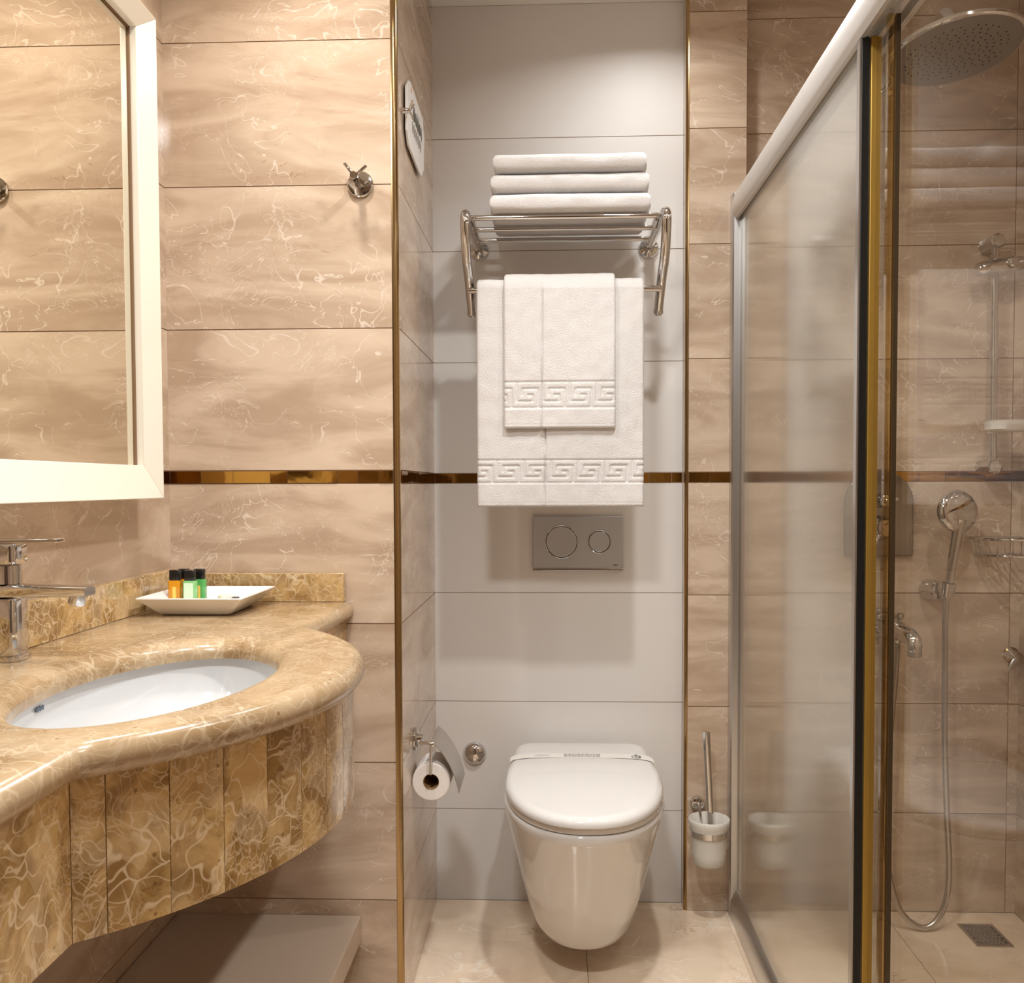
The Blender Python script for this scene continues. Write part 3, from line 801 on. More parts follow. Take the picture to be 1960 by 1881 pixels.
# ------------------------------------------------------------------ vanity
def catmull(P, n=6, closed=False):
    Q = []; m_ = len(P)
    rng = range(m_) if closed else range(m_ - 1)
    for i in rng:
        p0 = Vector(P[(i - 1) % m_] if closed else P[max(i - 1, 0)]); p1 = Vector(P[i]); p2 = Vector(P[(i + 1) % m_]); p3 = Vector(P[(i + 2) % m_] if closed else P[min(i + 2, m_ - 1)])
        for k in range(n):
            t = k / n
            Q.append(0.5 * ((2 * p1) + (p2 - p0) * t + (2 * p0 - 5 * p1 + 4 * p2 - p3) * t * t + (3 * p1 - p0 - 3 * p2 + p3) * t ** 3))
    if not closed: Q.append(Vector(P[-1]))
    return Q
def front_edge(inset=0.0):
    """front edge of the counter from the far wall towards the camera; bow with radius R"""
    R = 0.54; xc, yc = -0.268 - R, -1.372
    pts = [(-0.427 - inset, YP - 0.002), (-0.430 - inset, -0.80)]
    Ri = R - inset
    a0 = math.acos(min(1, (-0.432 - inset - xc) / Ri)); a1 = math.acos((-0.455 - inset - xc) / Ri)
    pts.append((xc + Ri * math.cos(a0), yc + Ri * math.sin(a0)))
    n = 40
    for k in range(1, n + 1):
        a = a0 + (-a1 - a0) * k / n
        pts.append((xc + Ri * math.cos(a), yc + Ri * math.sin(a)))
    pts.append((-0.456 - inset, -2.25))
    return pts
BC = (-0.525, -1.417)
def counter():
    import bmesh
    out = front_edge()
    out = out + [(XL + 0.0015, -2.25), (XL + 0.0015, YP - 0.002)]
    n = len(out)
    # miter normals (outline runs clockwise seen from above -> outward is to the right of travel... computed robustly)
    area = sum(out[i][0] * out[(i + 1) % n][1] - out[(i + 1) % n][0] * out[i][1] for i in range(n)) / 2
    sgn = 1 if area > 0 else -1
    nor = []
    for i in range(n):
        a, b, c = Vector(out[i - 1]), Vector(out[i]), Vector(out[(i + 1) % n])
        d1 = (b - a).normalized(); d2 = (c - b).normalized()
        n1 = Vector((d1.y, -d1.x)) * sgn; n2 = Vector((d2.y, -d2.x)) * sgn
        m_ = (n1 + n2); m_ = m_ / max(m_.dot(n1), 0.4)
        nor.append(m_)
    r = 0.02; zt = 0.905
    def loop(ins, z): return [(out[i][0] - nor[i].x * ins, out[i][1] - nor[i].y * ins, z) for i in range(n)]
    rings = []
    for k in range(11):
        t = -math.pi / 2 + math.pi * k / 10
        rings.append(loop(r * (1 - math.cos(t)), zt - r + r * math.sin(t)))
    E = 64
    def ell(a, b, z): return [(BC[0] + a * math.cos(2 * math.pi * k / E), BC[1] + b * math.sin(2 * math.pi * k / E), z) for k in range(E)]
    hole = []
    for k in range(7):
        t = math.pi / 2 * k / 6
        hole.append(ell(0.168 - 0.028 * math.sin(t) , 0.322 - 0.050 * math.sin(t), zt - 0.021 * (1 - math.cos(t))))
    hole.append(ell(0.140, 0.272, 0.8745))
    bm = bmesh.new()
    R = [[bm.verts.new(p) for p in rg] for rg in rings]
    Hh = [[bm.verts.new(p) for p in rg] for rg in hole]
    for A in (R, Hh):
        for i in range(len(A) - 1):
            m_ = len(A[i])
            for j in range(m_):
                bm.faces.new((A[i][j], A[i][(j + 1) % m_], A[i + 1][(j + 1) % m_], A[i + 1][j]))
    def fill(o_, i_):
        es = []
        for L_ in (o_, i_):
            for j in range(len(L_)):
                e = bm.edges.get((L_[j], L_[(j + 1) % len(L_)])) or bm.edges.new((L_[j], L_[(j + 1) % len(L_)]))
                es.append(e)
        bmesh.ops.triangle_fill(bm, use_beauty=True, use_dissolve=False, edges=es)
    fill(R[-1], Hh[0]); fill(R[0], Hh[-1])
    bmesh.ops.recalc_face_normals(bm, faces=bm.faces)
    me = bpy.data.meshes.new('counter'); bm.to_mesh(me); bm.free()
    me.shade_smooth(); me.set_sharp_from_angle(angle=math.radians(40))
    me.materials.append(M_TOP_MARBLE)
    return me
def vanity():
    V = thing('vanity_counter', 'golden marble vanity counter with bowed front on the left wall', 'vanity', (-0.6, -1.4, 0.70))
    me = counter()
    o = bpy.data.objects.new('countertop', me); COL.objects.link(o); o.parent = V; o.location = -Vector(V.location)
    link('backsplash', MB().box(XL + 0.0015, -0.800, -2.25, YP - 0.022, 0.9052, 0.976).box(XL + 0.0015, -0.444, YP - 0.022, YP - 0.002, 0.9052, 0.966), M_GOLD_MARBLE, V, bevel=0.0015)
    # apron: upright strips of marble following the front edge
    e = front_edge(0.016); th = front_edge(0.034)
    z0, z1 = 0.705, 0.866
    Lc = [0]
    for a, b in zip(e[:-1], e[1:]): Lc.append(Lc[-1] + math.dist(a, b))
    def at(poly, s):
        s = max(0, min(s, Lc[-1] - 1e-6))
        for i in range(len(Lc) - 1):
            if Lc[i] <= s <= Lc[i + 1]:
                t = (s - Lc[i]) / (Lc[i + 1] - Lc[i]); return (poly[i][0] + (poly[i + 1][0] - poly[i][0]) * t, poly[i][1] + (poly[i + 1][1] - poly[i][1]) * t)
    cuts = [0, 0.19, Lc[2]]
    s0, s1 = Lc[2], Lc[-2]
    bow = [s1 - 0.034 - 0.067 * k for k in range(0, 13)]
    cuts += sorted(b for b in bow if b > s0 + 0.02) + [s1, s1 + 0.16, s1 + 0.32, Lc[-1]]
    mb = MB()
    for a, b in zip(cuts[:-1], cuts[1:]):
        g = 0.0006; m_ = 6
        ss_ = [a + g + (b - a - 2 * g) * k / m_ for k in range(m_ + 1)]
        O = [at(e, s) for s in ss_]; I = [at(th, s) for s in ss_]
        mb.rings([[(*O[k], z0), (*O[k], z1), (*I[k], z1), (*I[k], z0)] for k in range(m_ + 1)])
    link('apron', mb, M_GOLD_MARBLE, V, smooth=30)
    # support board inside
    link('underside_board', MB().box(XL + 0.002, -0.50, -2.2, YP - 0.004, 0.72, 0.74), M_TAUPE, V)
    # basin
    S = thing('washbasin', 'white oval undermount washbasin set into the golden marble counter', 'basin', (BC[0], BC[1], 0.74))
    rings = []
    for k in range(15):
        t = k / 14; a = math.pi / 2 * t
        s = math.cos(a) ** 0.55 if k < 14 else 0.02
        rings.append([(BC[0] + 0.148 * s * math.cos(2 * math.pi * j / 64), BC[1] + 0.281 * s * math.sin(2 * math.pi * j / 64), 0.873 - 0.115 * math.sin(a)) for j in range(64)])
    fl = [(BC[0] + 0.162 * math.cos(2 * math.pi * j / 64), BC[1] + 0.296 * math.sin(2 * math.pi * j / 64), 0.874) for j in range(64)]
    under = [[(BC[0] + (p[0] - BC[0]) * 1.07, BC[1] + (p[1] - BC[1]) * 1.07, p[2] - 0.009) for p in rg] for rg in rings]
    mb = MB().rings([under[k] for k in range(13, -1, -1)] + [[(p[0], p[1], 0.866) for p in fl], fl] + rings)
    link('bowl', mb, M_BASIN, S, smooth=60)
    link('drain', MB().lathe((BC[0], BC[1], 0.752), (0, 0, 1), [(0, 0.02), (0.003, 0.021), (0.004, 0.018), (0.003, 0.001)], n=32), M_CHROME, S)
    link('logo_mark', logo_marks(), plain('blue_grey_ink', (0.12, 0.17, 0.22), 0.5), S, smooth=0)
LOGO_T = 189.5
def logo_marks():
    mb = MB()
    # on the inner wall: angle range on the near-left part of the ellipse
    for k in range(6):
        t = math.radians(LOGO_T - k * 0.8)
        s = 0.985
        x = BC[0] + 0.148 * s * math.cos(t); y = BC[1] + 0.281 * s * math.sin(t)
        nx, ny = -math.cos(t) / 0.148, -math.sin(t) / 0.281
        l = math.hypot(nx, ny); nx /= l; ny /= l
        c = Vector((x + nx * 0.0005, y + ny * 0.0005, 0.8625))
        mb.obox(c, (-ny, nx, 0), (nx, ny, 0), (0, 0, 1), 0.0015, 0.0008, 0.0030 if k % 2 else 0.0022)
    return mb
vanity()
tag(link('low_shelf', MB().box(XL + 0.001, -0.417, -2.2, YP - 0.0015, 0.167, 0.222), M_TAUPE, bevel=0.002, loc=(-0.62, -1.4, 0.167)),
    'plain taupe low shelf under the golden marble vanity counter', 'shelf')

# ------------------------------------------------------------------ faucet
def faucet():
    fx, fy = -0.7765, -1.330
    Fa = thing('basin_faucet', 'chrome single-lever faucet standing on the golden marble counter', 'faucet', (fx, fy, 0.905))
    mb = MB()
    def rr(hx, hy, z, r=0.008, n=5):
        pts = []
        for (sx, sy, a0) in ((1, 1, 0), (-1, 1, 90), (-1, -1, 180), (1, -1, 270)):
            for k in range(n + 1):
                a = math.radians(a0 + 90 * k / n)
                pts.append((fx + sx * (hx - r) + r * math.cos(a), fy + sy * (hy - r) + r * math.sin(a), z))
        return pts
    link('base_ring', MB().rings([rr(0.023, 0.027, 0.9055, 0.014), rr(0.023, 0.027, 0.911, 0.014), rr(0.0215, 0.024, 0.913, 0.012)]), M_CHROME, Fa)
    link('body', MB().rings([rr(0.0185, 0.0205, 0.913), rr(0.0195, 0.0215, 0.93), rr(0.0195, 0.0215, 0.99), rr(0.018, 0.020, 0.9935)]), M_CHROME, Fa)
    # flat spout towards the basin
    rings = []
    for t in [k / 10 for k in range(11)]:
        x = fx - 0.018 + 0.1365 * t; w = 0.021 - 0.004 * t
        zt_ = 1.015 - 0.006 * t; zb_ = 0.994 + 0.003 * t if t < 0.9 else 0.997
        rings.append([(x, fy - w, zb_ + 0.003), (x, fy - w + 0.003, zb_), (x, fy + w - 0.003, zb_), (x, fy + w, zb_ + 0.003), (x, fy + w, zt_ - 0.003), (x, fy + w - 0.004, zt_), (x, fy - w + 0.004, zt_), (x, fy - w, zt_ - 0.003)])
    link('spout', MB().rings(rings), M_CHROME, Fa, smooth=50)
    link('aerator', MB().lathe((fx + 0.102, fy, 0.998), (-0.25, 0, -1), [(0, 0.012), (0.012, 0.0125), (0.0145, 0.011), (0.013, 0.009), (0.010, 0.001)], n=28), M_CHROME, Fa)
    link('neck', MB().lathe((fx, fy, 1.014), (0, 0, 1), [(0, 0.0185), (0.026, 0.0185), (0.028, 0.016)], n=36), M_CHROME, Fa)
    link('lever_hub', MB().rings([rr(0.020, 0.020, 1.043, 0.010), rr(0.0215, 0.022, 1.046, 0.010), rr(0.0215, 0.022, 1.068, 0.010), rr(0.020, 0.020, 1.071, 0.010)]), M_CHROME, Fa)
    rings = []
    for t in [k / 8 for k in range(9)]:
        x = fx - 0.022 + 0.100 * t; w = 0.021 - 0.008 * t; z = 1.0745 + 0.001 * t
        rings.append([(x, fy - w, z - 0.003), (x, fy + w, z - 0.003), (x, fy + w, z + 0.003), (x, fy - w, z + 0.003)])
    link('lever', MB().rings(rings), M_CHROME, Fa, bevel=0.0015)
faucet()

# ------------------------------------------------------------------ tray with toiletries
def tray():
    Tx0, Tx1, Ty0, Ty1 = -0.785, -0.583, -0.885, -0.655
    cx, cy = (Tx0 + Tx1) / 2, (Ty0 + Ty1) / 2
    def rc(s, z, dx=0.0, n=5, r=0.008):
        hx, hy = (Tx1 - Tx0) / 2 - s, (Ty1 - Ty0) / 2 - s
        pts = []
        for (sx, sy, a0) in ((1, 1, 0), (-1, 1, 90), (-1, -1, 180), (1, -1, 270)):
            for k in range(n + 1):
                a = math.radians(a0 + 90 * k / n)
                pts.append((cx + sx * (hx - r) + r * math.cos(a), cy + sy * (hy - r) + r * math.sin(a), z))
        return pts
    mb = MB().rings([rc(0.036, 0.9055), rc(0.030, 0.909), rc(0.014, 0.925), rc(0.0, 0.9395, r=0.004), rc(0.0008, 0.9415, r=0.004), rc(0.003, 0.9412, r=0.004), rc(0.018, 0.927), rc(0.034, 0.916), rc(0.042, 0.914)])
    tag(link('tray', mb, plain('tray_porcelain', (0.86, 0.84, 0.82), 0.12, coat=0.3), smooth=50, loc=(cx, cy, 0.9055)),
        'white square porcelain tray holding small bottles on the counter corner', 'tray')
    def bottle(x, y, mat, label, rot=0.0, lab=False, h=0.048):
        Bt = thing('toiletry_bottle', label, 'bottle', (x, y, 0.9142), 'mini toiletry bottles on the tray')
        z0 = 0.9148
        w, d_ = 0.0128, 0.0095
        def sec(k, z): return [(x + (w * k) * math.copysign(abs(math.cos(a)) ** 0.35, math.cos(a)), y + (d_ * k) * math.copysign(abs(math.sin(a)) ** 0.35, math.sin(a)), z) for a in [2 * math.pi * (i + .5) / 28 for i in range(28)]]
        link('body', MB().rings([sec(0.9, z0), sec(1.0, z0 + 0.002), sec(1.0, z0 + h - 0.003), sec(0.93, z0 + h), sec(0.6, z0 + h + 0.001)]), mat, Bt, smooth=50)
        link('cap', MB().rings([sec(0.80, z0 + h + 0.0012), sec(0.82, z0 + h + 0.002), sec(0.82, z0 + h + 0.020), sec(0.76, z0 + h + 0.021)]), M_BLACKCAP, Bt, smooth=50)
        if lab:
            link('paper_label', MB().box(x - w * 0.72, x + w * 0.72, y - d_ - 0.0006, y - d_ - 0.0001, z0 + 0.004, z0 + h - 0.004), plain('pale_green_label', (0.66, 0.82, 0.60), 0.5), Bt, smooth=0)
        else:
            link('printed_mark', MB().box(x - w * 0.2, x + w * 0.35, y - d_ - 0.0005, y - d_ - 0.0001, z0 + 0.006, z0 + h - 0.012), plain('yellow_print', (0.95, 0.62, 0.12), 0.5), Bt, smooth=0)
        return Bt
    def liquid(name, c, e=0.0): return plain(name, c, 0.12, trans=0.25, ior=1.4, var=0.05, coat=0.4)
    OR = liquid('orange_liquid', (0.85, 0.36, 0.02)); GR = liquid('green_liquid', (0.12, 0.48, 0.13)); PG = liquid('light_green_liquid', (0.30, 0.68, 0.26))
    bottle(-0.7565, -0.757, OR, 'orange bottle with black cap, front left of the four on tray')
    bottle(-0.7245, -0.762, PG, 'pale green labelled bottle with black cap, front of the tray group', lab=True)
    bottle(-0.750, -0.728, OR, 'orange bottle with black cap half hidden at the back')
    bottle(-0.717, -0.730, GR, 'bright green bottle with black cap, back right of the group')
    tag(link('wrapped_soap', MB().lathe((-0.668, -0.715, 0.9148), (0, 0, 1), [(0, 0.014), (0.002, 0.0165), (0.013, 0.0165), (0.015, 0.0145), (0.0155, 0.001)], n=32), plain('soap_cream', (0.84, 0.76, 0.62), 0.5), loc=(-0.668, -0.715, 0.9148)),
        'small round cream wrapped soap lying on the white tray', 'soap')
    tag(link('dark_sachet', MB().box(-0.648, -0.636, -0.742, -0.728, 0.9148, 0.9275), M_DARKINK, bevel=0.001, loc=(-0.642, -0.735, 0.9148)),
        'tiny dark sachet beside the soap on the white tray', 'sachet')
tray()

# ------------------------------------------------------------------ shower enclosure
def enclosure():
    Y0, Y1 = YQ - 0.001, -2.049
    E = thing('shower_enclosure', 'framed glass shower enclosure with pale metal top rail on the right', 'shower screen', (GX, -1.0, 0.0))
    # top rail: rounded outer face, grooves below
    zt0, zt1 = 1.838, 1.902
    prof = [(0.474, zt0), (0.469, zt0 + 0.008)] + [(0.468 - 0.004 * math.sin(math.pi * k / 8), zt0 + 0.010 + (zt1 - zt0 - 0.018) * k / 8) for k in range(9)] + [(0.472, zt1), (0.53, zt1), (0.53, zt0),
            (0.521, zt0), (0.521, zt0 + 0.012), (0.508, zt0 + 0.012), (0.508, zt0), (0.500, zt0), (0.500, zt0 + 0.012), (0.481, zt0 + 0.012), (0.481, zt0)]
    link('top_rail', MB().prism(prof, 1, Y0 - 0.035, Y1), M_RAIL, E, smooth=30)
    prof = [(0.468, 0.0), (0.467, 0.025), (0.470, 0.045), (0.476, 0.062), (0.484, 0.072), (0.490, 0.074), (0.530, 0.020), (0.530, 0.0)]
    link('bottom_rail', MB().prism(prof, 1, Y0 - 0.035, Y1), M_ALU, E, smooth=40)
    # wall jamb
    j = MB().prism([(0.466, Y0), (0.466, Y0 - 0.030), (0.470, Y0 - 0.036), (0.486, Y0 - 0.038), (0.487, Y0 - 0.030), (0.4895, Y0 - 0.030), (0.490, Y0 - 0.036), (0.506, Y0 - 0.036), (0.509, Y0 - 0.030), (0.509, Y0)], 2, 0.001, 1.905)
    link('wall_jamb', j, M_ALU, E, smooth=20)
    link('jamb_seal', MB().box(0.4872, 0.4893, Y0 - 0.0375, Y0 - 0.029, 0.08, 1.84), M_BLACK, E, smooth=0)
    # glass panes: fixed, and two sliding ones
    zg0, zg1 = 0.06, zt0 + 0.011
    link('fixed_glass', MB().box(0.4835, 0.4895, -1.118, Y0 - 0.03, 0.072, zg1), M_HAZE, E, smooth=0)
    link('sliding_glass', MB().box(0.4945, 0.4990, -1.203, Y0 - 0.04, 0.070, zg1), M_GLASS, E, smooth=0)
    link('front_glass', MB().box(0.5095, 0.5140, Y1 + 0.002, -1.10, 0.050, zg1), M_GLASS, E, smooth=0)
    link('black_gasket', MB().box(0.4765, 0.4885, -1.131, -1.118, 0.074, zt0 + 0.002), M_BLACK, E, bevel=0.001)
    link('gasket_edge', MB().box(0.4735, 0.4762, -1.131, -1.116, 0.070, zt0 + 0.002), M_ALU, E)
    link('gold_reflection', MB().box(0.4905, 0.5060, -1.133, -1.120, 0.040, zt0 + 0.002), M_GOLDSTRIP, E, bevel=0.001)  # solid strip standing in for a brass reflection on the profile
    link('amber_seal', MB().box(0.4920, 0.5020, -1.206, -1.196, 0.060, zt0 + 0.002), M_AMBER, E)
    link('dark_seal', MB().box(0.5025, 0.5090, -1.209, -1.199, 0.055, zt0 + 0.002), M_DARKSEAL, E)
    link('front_jamb', MB().box(0.468, 0.522, Y1 - 0.0005, Y1 + 0.025, 0.001, 1.905), M_ALU, E, bevel=0.002)
enclosure()

# ------------------------------------------------------------------ shower fittings
def shower():
    # arched mixer plate
    x, zc, r = 0.872, 1.098, 0.091
    P = thing('shower_mixer', 'arched chrome mixer plate with two round controls behind the glass', 'shower mixer', (x, 0, 1.07))
    poly = [(x + r * math.cos(t), zc + r * math.sin(t)) for t in [math.pi * k / 30 for k in range(31)]] + [(x - r, 0.960), (x - r + 0.004, 0.957), (x + r - 0.004, 0.957), (x + r, 0.960)]
    link('plate', MB().prism(poly, 1, -0.0125, -0.0005), plain('dark_chrome', (0.30, 0.27, 0.24), 0.12, metal=1.0), P, bevel=0.003)
    kb = link('upper_knob', MB().lathe((x + 0.004, -0.012, 1.106), (0, -1, 0), [(0, 0.020), (0.014, 0.020), (0.030, 0.016), (0.040, 0.015), (0.043, 0.010), (0.0435, 0.001)], n=36), M_CHROME, P)
    link('pointer', MB().obox((x + 0.018, -0.052, 1.108), (1, 0, 0.15), (0, 1, 0), (0, 0, 1), 0.018, 0.005, 0.0045), M_CHROME, kb, bevel=0.0015)
    kb = link('lower_knob', MB().lathe((x + 0.002, -0.012, 1.034), (0, -1, 0), [(0, 0.033), (0.008, 0.034), (0.020, 0.029), (0.045, 0.026), (0.052, 0.021), (0.054, 0.001)], n=40), M_CHROME, P)
    link('lever', MB().cyl((x - 0.008, -0.050, 1.026), (x - 0.030, -0.066, 0.985), 0.0075, 0.005, bev=0.001), M_CHROME, kb)
    # bath spout with diverter
    S = thing('shower_spout', 'chrome wall tap with curved spout behind the glass panels', 'tap', (0.888, 0, 0.77))
    link('wall_rose', MB().lathe((0.886, 0, 0.775), (0, -1, 0), [(0.0005, 0.044), (0.008, 0.044), (0.018, 0.040), (0.034, 0.034), (0.040, 0.026)], n=44), M_CHROME, S)
    pth = catmull([(0.886, -0.03, 0.775), (0.896, -0.06, 0.772), (0.906, -0.10, 0.766), (0.916, -0.135, 0.756), (0.919, -0.150, 0.742), (0.919, -0.152, 0.722)], 5)
    link('spout', MB().tube(pth, [0.026 - 0.008 * i / (len(pth) - 1) for i in range(len(pth))], n=24), M_CHROME, S, smooth=60)
    link('aerator', MB().lathe((0.919, -0.152, 0.724), (0, 0, -1), [(0, 0.0185), (0.012, 0.019), (0.014, 0.015), (0.012, 0.001)], n=28), M_STEEL, S)
    link('diverter_knob', MB().lathe((0.905, -0.085, 0.785), (0, 0, 1), [(0, 0.006), (0.012, 0.006), (0.016, 0.010), (0.026, 0.011), (0.029, 0.007)], n=24), M_CHROME, S)
    link('lever', MB().cyl((0.884, -0.035, 0.787), (0.850, -0.075, 0.800), 0.012, 0.008, bev=0.002), M_CHROME, S)
    # hand shower, bracket, hose
    Hb = thing('hand_shower_bracket', 'chrome wall bracket holding the hand shower', 'bracket', (1.02, 0, 0.867))
    link('stem', MB().lathe((1.012, 0, 0.866), (0.10, -1, 0.03), [(0.0005, 0.029), (0.01, 0.029), (0.045, 0.025), (0.056, 0.021), (0.058, 0.014)], n=36), M_CHROME, Hb)
    link('cradle', MB().lathe((1.0255, -0.078, 0.858), (0.10, -0.08, 0.90), [(0, 0.0185), (0.034, 0.0215), (0.034, 0.0165), (0.0, 0.0135)], n=28, cap0=False, cap1=False), M_CHROME, Hb)
    Hs = thing('hand_shower', 'chrome hand shower with round head held in the wall bracket', 'hand shower', (1.03, -0.08, 0.9))
    a = Vector((1.026, -0.078, 0.852)); b = Vector((1.046, -0.098, 1.035))
    pth = catmull([a, a.lerp(b, 0.33), a.lerp(b, 0.66), b, b + Vector((0.003, -0.004, 0.025))], 5)
    link('handle', MB().tube(pth, [0.0105 + 0.006 * (i / (len(pth) - 1)) ** 1.3 for i in range(len(pth))], n=22), M_CHROME, Hs, smooth=60)
    hc = Vector((1.046, -0.090, 1.078))
    link('head', MB().lathe(hc, (0.25, -1, 0.12), [(-0.020, 0.034), (-0.016, 0.048), (-0.006, 0.055), (0.004, 0.056), (0.012, 0.052), (0.018, 0.038), (0.0195, 0.001)], n=44), M_CHROME, Hs, smooth=50)
    link('spray_face', MB().lathe(hc, (0.25, -1, 0.12), [(-0.0205, 0.036), (-0.0225, 0.036), (-0.0225, 0.001)], n=40), M_INK, Hs)
    hose = catmull([(1.026, -0.078, 0.862), (1.0235, -0.08, 0.80), (1.022, -0.085, 0.70), (1.020, -0.095, 0.495), (1.026, -0.10, 0.30), (1.032, -0.105, 0.15), (1.022, -0.112, 0.062), (0.990, -0.120, 0.006), (0.950, -0.122, -0.0035), (0.905, -0.115, 0.035), (0.880, -0.11, 0.110), (0.868, -0.105, 0.215), (0.869, -0.10, 0.35), (0.880, -0.095, 0.50), (0.894, -0.088, 0.65), (0.900, -0.085, 0.745)], 8)
    Ho = thing('shower_hose', 'chrome shower hose hanging in a long loop to the floor', 'hose', (0.95, -0.12, 0.0))
    link('hose', MB().tube(hose, [0.0075 + 0.0005 * (i % 2) for i in range(len(hose))], n=16), M_STEEL, Ho, smooth=70)
    link('lower_nut', MB().cyl((0.8995, -0.085, 0.735), (0.900, -0.085, 0.756), 0.0105, bev=0.001), M_CHROME, Ho)
    # slide bar
    B_ = thing('slide_bar', 'upright chrome slide bar on the shower wall by the corner', 'slide bar', (1.150, 0, 1.19))
    link('bar', MB().cyl((1.148, -0.062, 1.190), (1.145, -0.062, 1.778), 0.0095, n=28), M_CHROME, B_)
    for z in (1.194, 1.776):
        link('bracket', MB().lathe((1.147, 0, z), (0, -1, 0), [(0.0005, 0.021), (0.06, 0.0185), (0.076, 0.0195), (0.080, 0.016)], n=8), M_CHROME, B_, smooth=25)
    Sl = link('slider', MB().lathe((1.095, -0.074, 1.702), (1, -0.06, 0.14), [(0, 0.0165), (0.004, 0.0185), (0.03, 0.020), (0.07, 0.021), (0.1, 0.019), (0.118, 0.015), (0.122, 0.008)], n=28, sx=1.15), M_CHROME, B_)
    link('knob', MB().lathe((1.168, -0.09, 1.714), (0.2, -1, 0), [(0, 0.014), (0.022, 0.014), (0.026, 0.011), (0.0265, 0.001)], n=24), M_CHROME, Sl)
    # soap dish
    D = thing('soap_dish', 'white soap dish fixed on the chrome slide bar', 'soap dish', (1.165, -0.1, 1.29))
    def ov(a, b_, z): return [(1.168 + a * math.copysign(abs(math.cos(t)) ** 0.7, math.cos(t)), -0.118 + b_ * math.copysign(abs(math.sin(t)) ** 0.7, math.sin(t)), z) for t in [2 * math.pi * k / 40 for k in range(40)]]
    link('dish', MB().rings([ov(0.056, 0.036, 1.283), ov(0.062, 0.041, 1.288), ov(0.064, 0.043, 1.309), ov(0.066, 0.0445, 1.311), ov(0.060, 0.039, 1.311), ov(0.058, 0.037, 1.290)]), M_PLASTIC_W, D, smooth=40)
    link('clip', MB().cyl((1.147, -0.062, 1.281), (1.147, -0.062, 1.313), 0.0145, bev=0.001), M_PLASTIC_W, D)
    # wire basket in the corner
    K = thing('corner_basket', 'small chrome wire basket in the shower corner at right edge', 'wire basket', (1.19, -0.06, 0.955))
    def arc(r, z, n=20, x0=1.246, y0=-0.004): return [(x0 - r * math.cos(math.pi / 2 * k / n), y0 - r * math.sin(math.pi / 2 * k / n), z) for k in range(n + 1)]
    top = arc(0.132, 1.006); bot = arc(0.118, 0.962)
    link('top_wire', MB().tube([(1.246, -0.004, 1.006)] + top, 0.0032, n=8, closed=True), M_CHROME, K)
    link('bottom_wire', MB().tube([(1.246, -0.004, 0.962)] + bot, 0.0028, n=8, closed=True), M_CHROME, K)
    mb = MB()
    for k in range(1, 20, 2): mb.tube([top[k], bot[k]], 0.0016, n=6)
    for k in range(3, 18, 2): mb.tube([bot[k], (bot[k][0], -0.006, 0.962)], 0.0014, n=6)
    link('wire_grid', mb, M_CHROME, K)
    # fitting at the right edge
    H = thing('corner_fitting', 'bright chrome two-pronged fitting low in the shower corner', 'wall fitting', (1.22, 0, 0.69))
    link('rose', MB().lathe((1.228, 0, 0.692), (0, -1, 0), [(0.0005, 0.020), (0.006, 0.020), (0.012, 0.013), (0.05, 0.012)], n=28), M_BRASS, H)
    for dx, dz in ((-0.046, 0.012), (-0.026, -0.034), (-0.030, 0.030)):
        link('prong', MB().tube([(1.226, -0.045, 0.690), (1.226 + dx * .5, -0.052, 0.692 + dz * .4), (1.226 + dx, -0.05, 0.690 + dz)], [0.010, 0.008, 0.003], n=12, flat=0.6), M_ALU, H)
    # floor drain
    Dn = thing('floor_drain', 'square dark metal drain grate in the shower floor', 'drain', (1.11, -0.14, ZSH))
    link('frame', MB().box(1.065, 1.157, -0.205, -0.197, ZSH + 0.0003, ZSH + 0.003).box(1.065, 1.157, -0.085, -0.077, ZSH + 0.0003, ZSH + 0.003).box(1.065, 1.073, -0.197, -0.085, ZSH + 0.0003, ZSH + 0.003).box(1.149, 1.157, -0.197, -0.085, ZSH + 0.0003, ZSH + 0.003), M_STEEL, Dn)
    link('pit', MB().box(1.073, 1.149, -0.197, -0.085, ZSH + 0.0003, ZSH + 0.0008), M_BLACK, Dn, smooth=0)
    mb = MB()
    for i in range(8):
        for j_ in range(11):
            cx, cy = 1.078 + i * 0.0095 + (0.004 if j_ % 2 else 0), -0.192 + j_ * 0.0102
            if cx > 1.146: continue
            ring = [(cx + 0.0036 * math.cos(t), cy + 0.0042 * math.sin(t), ZSH + 0.0018) for t in [2 * math.pi * k / 10 for k in range(10)]]
            mb.tube(ring, 0.0010, n=5, closed=True)
    link('grate', mb, M_STEEL, Dn)
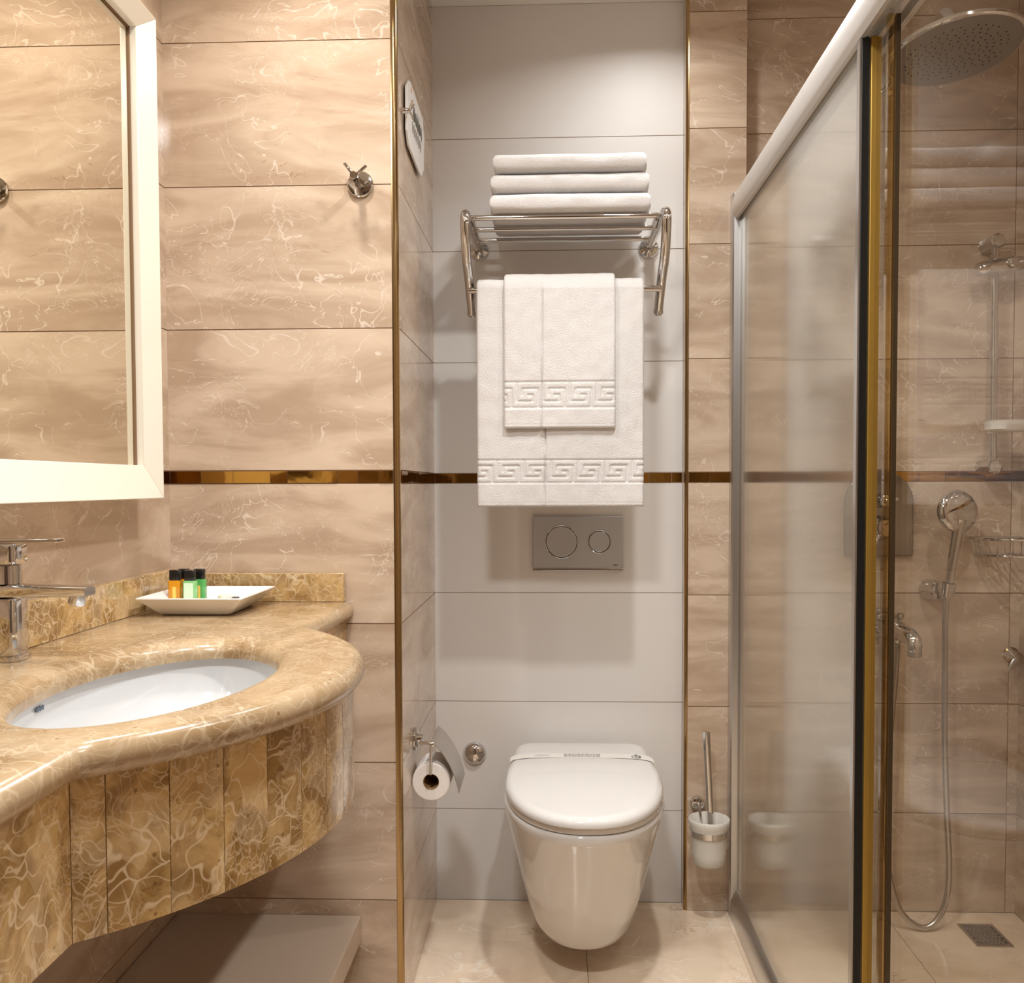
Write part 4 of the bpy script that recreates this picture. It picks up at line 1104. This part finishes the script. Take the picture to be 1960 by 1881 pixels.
    # rain shower head
    R_ = thing('rain_shower_head', 'large round chrome rain shower head on a wall arm', 'shower head', (0.868, -0.52, 2.08))
    c = Vector((0.858, -0.520, 2.068)); nrm = Vector((-0.0865, 0.1347, 1.0)).normalized()
    ex = Vector((nrm.z, 0, -nrm.x)).normalized(); ey = nrm.cross(ex)
    link('disc', MB().lathe(c, nrm, [(0, 0.1325), (0.001, 0.1365), (0.003, 0.1385), (0.009, 0.1385), (0.012, 0.136), (0.020, 0.05), (0.034, 0.028), (0.040, 0.022)], n=72), M_CHROME, R_, smooth=30)
    link('spray_plate', MB().lathe(c, -nrm, [(-0.0005, 0.132), (0.0008, 0.132), (0.001, 0.130), (0.001, 0.001)], n=72), plain('grey_spray_plate', (0.20, 0.165, 0.135), 0.35, metal=0.3), R_)
    mb = MB()
    for ri, rr_ in enumerate([0.020 + 0.0135 * k for k in range(7)]):
        m_ = 8 + ri * 5
        for k in range(m_):
            if ri > 4 and (k * 7 + ri) % 5 == 0: continue
            a_ = 2 * math.pi * k / m_ + ri * 0.3
            p = c + ex * rr_ * math.cos(a_) + ey * rr_ * math.sin(a_)
            mb.cyl(p - nrm * 0.0008, p - nrm * 0.0028, 0.0019, 0.0015, n=7)
    nz = link('nozzles', mb, M_BLACK, R_); nz['kind'] = 'stuff'
    j0 = c + nrm * 0.036
    link('ball_joint', MB().lathe(j0, nrm, [(0, 0.012), (0.004, 0.018), (0.014, 0.022), (0.024, 0.018), (0.030, 0.010)], n=28), M_CHROME, R_, smooth=60)
    arm = catmull([tuple(j0 + nrm * 0.022), (0.851, -0.500, 2.150), (0.853, -0.465, 2.172), (0.866, -0.36, 2.184), (0.878, -0.2, 2.196), (0.888, -0.002, 2.205)], 6)
    link('arm', MB().tube(arm, 0.0125, n=20), M_CHROME, R_, smooth=60)
    link('wall_flange', MB().lathe((0.888, 0, 2.205), (0, -1, 0), [(0.0005, 0.030), (0.005, 0.030), (0.008, 0.026), (0.009, 0.013)], n=36), M_CHROME, R_)
shower()
